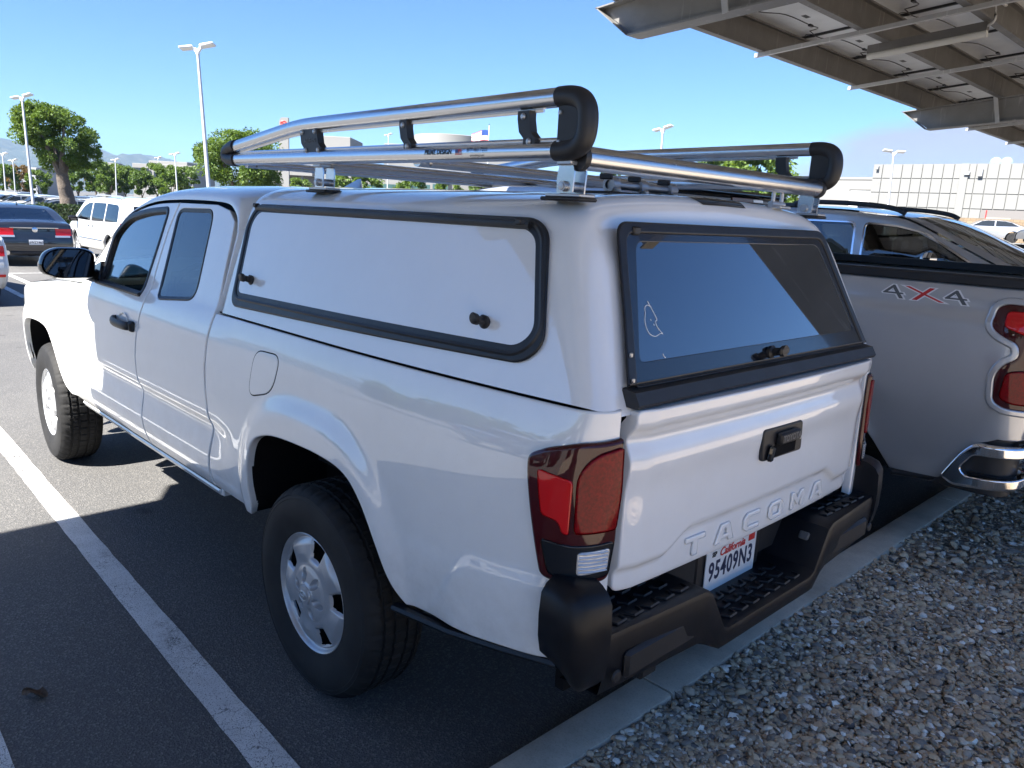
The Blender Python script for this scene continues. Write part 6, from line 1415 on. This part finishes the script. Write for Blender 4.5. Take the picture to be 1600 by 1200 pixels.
ncol = 19; nrow = 6; cw_ = wX/ncol; rh_ = topz/nrow; pm = None
for i in range(ncol):
    for j in range(nrow):
        xc_ = wX/2-(i+.5)*cw_; zc_ = topz-(j+.5)*rh_
        if i in (11, 12, 13, 14) and j in (3, 4): continue
        if pm is None: mb = MB(); mb.box((0, 0, 0), (cw_-.07, .12, rh_-.07), .01); pm = mb.build('wall_panel', M['panel_white'], hall); o_ = pm
        else: o_ = inst(pm, hall)
        o_.location = (xc_, .02, zc_)
for i in (9, ): mb = MB(); mb.box((wX/2-(i)*cw_, .14, topz/2), (.8, .16, topz), .02); mb.build('pilaster', M['panel_white'], hall)
mb = MB(); mb.box((wX/2-13*cw_, .06, topz-4*rh_), (4*cw_-.1, .06, 2*rh_-.1)); ent = mb.build('entrance_shade_sheet', simple('entrance_shade', (.16, .15, .145), .7), hall); mb = MB(); mb.box((wX/2-12.6*cw_, .12, topz-4.2*rh_), (2.2*cw_, .06, 1.3*rh_)); mb.build('entrance_board', simple('board_tan', (.42, .37, .30), .7), ent); mb = MB(); mb.box((wX/2-11.55*cw_, .13, topz-4*rh_), (.10, .05, 2*rh_-.2)); mb.build('red_post', M['print_red'], ent)  # flat sheet level with the panels; the opening's shade is put into its grey
for (px, py, w_, h_) in ((1511, 271, .55, .32), (1532, 270, .45, .75), (1371, 262, .30, .40)):
    p = zat(px, py, y=yb+.3); mb = MB(); mb.box((p.x-HX, .25, p.z), (w_, .35, h_), .03); mb.build('wall_fixture', simple('fixture_grey', (.30, .31, .32), .5), hall)
for px in (1556, 1573):
    p = zat(px, 250, y=yb-6); mb = MB(); mb.lathe([(0, .15), (.3, .11), (.5, .03), (.62, -.08)], 20, 'y', (p.x-HX, -6, topz+.55)); mb.tube([(p.x-HX, -6, topz-.1), (p.x-HX, -6, topz+.5)], .08, 8); mb.build('satellite_dish', simple('dish_white', (.20, .27, .30), .5), hall)
# lower wing left of it with a roller door
w0, w1 = zat(1262, 279, y=yb-3), zat(1366, 277, y=yb-3); wing = empty('low_wing', ((w0.x+w1.x)/2, yb-3, 0)); tag(wing, 'lower white building wing with a roller door left of the panelled building', 'building'); wz = w1.z; ww = abs(w0.x-w1.x)+.2
mb = MB(); mb.box((0, -5, wz/2), (ww, 10, wz)); mb.build('wall', M['white_render'], wing); mb = MB(); mb.box((0, .02, wz-.15), (ww+.1, .12, .3), .02); mb.build('parapet', M['white_render'], wing)
p = zat(1343, 313, y=yb-3); rd_ = empty('roller_door', (p.x-(w0.x+w1.x)/2, .04, 0), 0, wing)
for k in range(9): MB().box((0, 0, p.z+1.0-.36*k), (2.5, .08, .33), .03).build('door_slat', simple('slat%d' % k, (.60, .60, .585), .5) if k == 0 else bpy.data.materials['slat0'], rd_)
MB().box((0, .05, p.z+1.28), (2.7, .14, .18), .02).build('door_hood', M['joint'], rd_)
# showroom group seen through the ladder rack
show = empty('showroom', at(560, 330, 118)); show.location.z = 0; tag(show, 'long white showroom with a round drum roof seen through the ladder rack', 'building'); S0 = show.location.copy(); yaw_ = math.atan2(_f.y, _f.x)
def sbox(name, px0, px1, pyt, d_, zb, m_, dep=8, par=None, bev=.05):
    a_, b_ = at(px0, pyt, d_), at(px1, pyt, d_); mid = (a_+b_)/2; w_ = (b_-a_).length; zt = mid.z; ang = math.atan2(b_.y-a_.y, b_.x-a_.x); mx = Matrix.Rotation(ang, 3, 'Z'); bk = Vector((_f.x, _f.y, 0)).normalized()*(dep/2)
    mb = MB(); mb.box((mid.x-S0.x+bk.x, mid.y-S0.y+bk.y, (zt+zb)/2), (w_, dep, zt-zb), bev, mx); return mb.build(name, m_, par or show)
sbox('main_wall', 396, 700, 263, 112, -1, M['white_render']); sbox('white_block', 497, 547, 213, 118, 0, M['white_render'], 10); sbox('upper_wall', 470, 560, 236, 117, 0, M['panel_white'], 8); sbox('right_wall', 600, 800, 229, 121, 0, M['panel_white'], 8)
dp = at(703, 214, 126); mb = MB(); mb.lathe([(0, dp.z-2), (5.6, dp.z-2.02), (5.75, dp.z-2.1), (5.75, 0)], 40, 'z', (dp.x-S0.x, dp.y-S0.y, 2)); mb.build('round_drum', M['white_render'], show)
M['shop_glass'] = simple('shop_glass', (.05, .10, .10), .05, coat=.5)
for k, (a_, b_) in enumerate(((556, 590), (594, 630), (634, 672), (676, 700))): sbox('shop_window', a_, b_, 288, 111.7, 0, M['shop_glass'], .3, None, .0)
for k in range(4): sbox('porch_pillar', 404+k*22, 408+k*22, 272, 110.5, -1, M['white_render'], .4)
sbox('porch_roof', 396, 488, 266, 110, at(440, 273, 110).z, M['white_render'], 3)
# left far office block and garage
far = empty('office_block', at(250, 300, 210)); far.location.z = 0; tag(far, 'low white office block far off below the blue hills', 'building'); S0 = far.location.copy()
sbox('wall', 206, 300, 257, 210, 0, M['white_render'], 16, far); sbox('roof_storey', 232, 292, 252, 212, 0, M['white_render'], 10, far); sbox('window_band', 206, 232, 262, 209.6, at(220, 268, 209).z, M['far_glass'], .3, far, 0); sbox('window_band', 240, 292, 270, 209.6, at(220, 277, 209).z, M['far_glass'], .3, far, 0); sbox('roof_plant', 150, 162, 253, 220, 0, M['white_render'], 5, far); sbox('roof_plant', 168, 178, 254, 220, 0, M['white_render'], 5, far)
grey = empty('grey_shed', at(45, 300, 200)); grey.location.z = 0; tag(grey, 'plain grey building beyond the trees at the far left', 'building'); S0 = grey.location.copy(); sbox('wall', 32, 56, 262, 200, 0, simple('grey_clad', (.30, .31, .33), .6), 10, grey); sbox('roof', 31, 57, 261, 200.5, at(40, 262, 200).z, M['joint'], 10.4, grey)
# pylon sign with a red oval badge
pb = at(445, 300, 105); pt = at(443, 186, 105); py_ = empty('pylon_sign', (pb.x, pb.y, 0), math.atan2(_r.y, _r.x)); tag(py_, 'tall white pylon sign with a red oval badge behind the rack', 'sign'); ph = pt.z
mb = MB(); mb.prism(rpoly([(-.62, -1), (-.62, ph-.5), (-.35, ph), (.62, ph), (.62, -1)], [0, .3, .3, .05, 0], 4), -.2, .2, lambda a, b, h: (a, h, b)); mb.build('pylon', M['white_render'], py_)
mb = MB()
for (ra, rb, dz_) in ((.40, .28, 0), (.14, .27, 0), (.28, .12, .13)): mb.tube([(ra*math.cos(a), -.23, ph-.75+rb*math.sin(a)+dz_) for a in np.linspace(0, 6.283, 24, endpoint=False)], .05, 6, closed=True)
mb.build('badge', M['print_red'], py_)
# flag on its pole
fb = at(760, 300, 108); ft_ = at(760, 198, 108); fl = empty('flagpole', (fb.x, fb.y, 0), math.atan2(_r.y, _r.x)); tag(fl, 'white flagpole standing behind the ladder rack', 'flagpole'); mb = MB(); mb.lathe([(.10, -1), (.05, ft_.z), (0, ft_.z+.02)], 10, 'z'); mb.build('pole', M['lampwhite'], fl); mb = MB(); mb.lathe([(0, .12), (.1, .06), (.11, 0), (0, -.1)], 10, 'z', (0, 0, ft_.z+.08)); mb.build('finial', M['alu'], fl)
fz = at(745, 205, 108).z; flag = empty('stars_and_stripes_flag', (fb.x, fb.y, fz), math.atan2(_r.y, _r.x)); tag(flag, 'striped red, white and blue flag flying from the flagpole', 'flag')
def fpt(u, v): return (-.06-2.3*u, .16*math.sin(u*7+v)*u, -1.35*v-.55*u*u+.10*math.sin(u*6))
for k in range(13): mb = MB(); mb.grid(lambda u, v: fpt(u, v), np.linspace(.40 if k < 7 else 0, 1, 10), [k/13, (k+1)/13]); mb.build('flag_stripe', M['print_red'] if k % 2 == 0 else M['print_white'], flag)
mb = MB(); mb.grid(lambda u, v: fpt(u, v), np.linspace(0, .40, 6), np.linspace(0, 7/13, 5)); mb.build('flag_canton', M['print_blue'], flag)
# wooded hills along the left horizon
def hills():
    rg = np.random.default_rng(9); na, nr_ = 260, 14; az = np.linspace(R(-62), R(80), na); V = []
    def nz1(a): 
        s = 0
        for k, (fq, am) in enumerate(((4, 1), (9, .6), (19, .35), (41, .2), (83, .12))): s += am*math.sin(a*fq*2.2+k*1.7+3*math.sin(a*fq*.7))
        return s
    for a in az:
        top_ = 300+46*nz1(a)-150*float(sm(R(-25), R(-55), a))
        for j in range(nr_):
            t = j/(nr_-1); d_ = 4300+2700*t; z = top_*math.sin(min(1, t*1.1)*math.pi/2)**1.3*(1+.10*math.sin(a*90+t*9)*t)+22*math.sin(a*140+j*1.9)*t*(1-t)*3-30
            V.append((d_*math.cos(a), d_*math.sin(a), z))
    F = [(i*nr_+j, (i+1)*nr_+j, (i+1)*nr_+j+1, i*nr_+j+1) for i in range(na-1) for j in range(nr_-1)]
    return V, F
V, F = hills(); hm, t, p = mat('wooded_hillside'); co = texco(t); c_ = ramp(t, noise(t, co, .012, 7, .65), [(.42, (.022, .032, .026)), (.58, (.042, .050, .036)), (.72, (.11, .095, .07))]); t.links.new(c_, p.inputs['Base Color']); p.inputs['Roughness'].default_value = 1
o_ = MB().add(V, F).build('hills', hm, None, True, 80); tag(o_, kind='structure')
# a belt of trees behind and beside the camera, seen only mirrored in paint and glass
rg = np.random.default_rng(77); C = []; Rr = []
for k in range(230):
    a = rg.uniform(R(38), R(205)); d_ = rg.uniform(44, 60); hh = rg.uniform(3, 6.2); C += [(-2+d_*math.cos(a), 2+d_*math.sin(a), hh*.42), (-2+d_*math.cos(a)+rg.uniform(-1, 1), 2+d_*math.sin(a)+rg.uniform(-1, 1), hh*.78)]; Rr += [hh*.42, hh*.32]
V, F = leaves(C, Rr, 52000, .75, 78); me = quadmesh('far_tree_belt', V, F, M['leaf']); o_ = bpy.data.objects.new('far_tree_belt', me); COL.objects.link(o_); tag(o_, kind='stuff')
for i, (x, y, k, cl) in enumerate(((4.5, 15.5, 2, 'car_white'), (1.3, 15.8, 0, 'car_grey'), (-2.1, 15.6, 1, 'car_white'), (8.2, 15.6, 3, 'car_silver'))): far_car(k, cl, (x, y, gz(x)), math.pi/2, ['white suv', 'grey sedan', 'white minivan', 'silver pickup'][i]+' across the aisle, mirrored in the white pickup side', None)

# hazebox: thin sea air over the whole place
mb = MB(); mb.box((2450, 0, 260), (10100, 14400, 524)); hz_ = mb.build('haze', None, None, False); hz_.data.materials.clear(); hm_ = bpy.data.materials.new('sea_haze'); hm_.use_nodes = True; t = hm_.node_tree; t.nodes.clear(); o2 = t.nodes.new('ShaderNodeOutputMaterial'); pv = t.nodes.new('ShaderNodeVolumePrincipled'); pv.inputs['Color'].default_value = (.42, .66, 1, 1); pv.inputs['Density'].default_value = .00006; pv.inputs['Anisotropy'].default_value = .0; t.links.new(pv.outputs[0], o2.inputs['Volume']); hz_.data.materials.append(hm_); tag(hz_, kind='stuff')
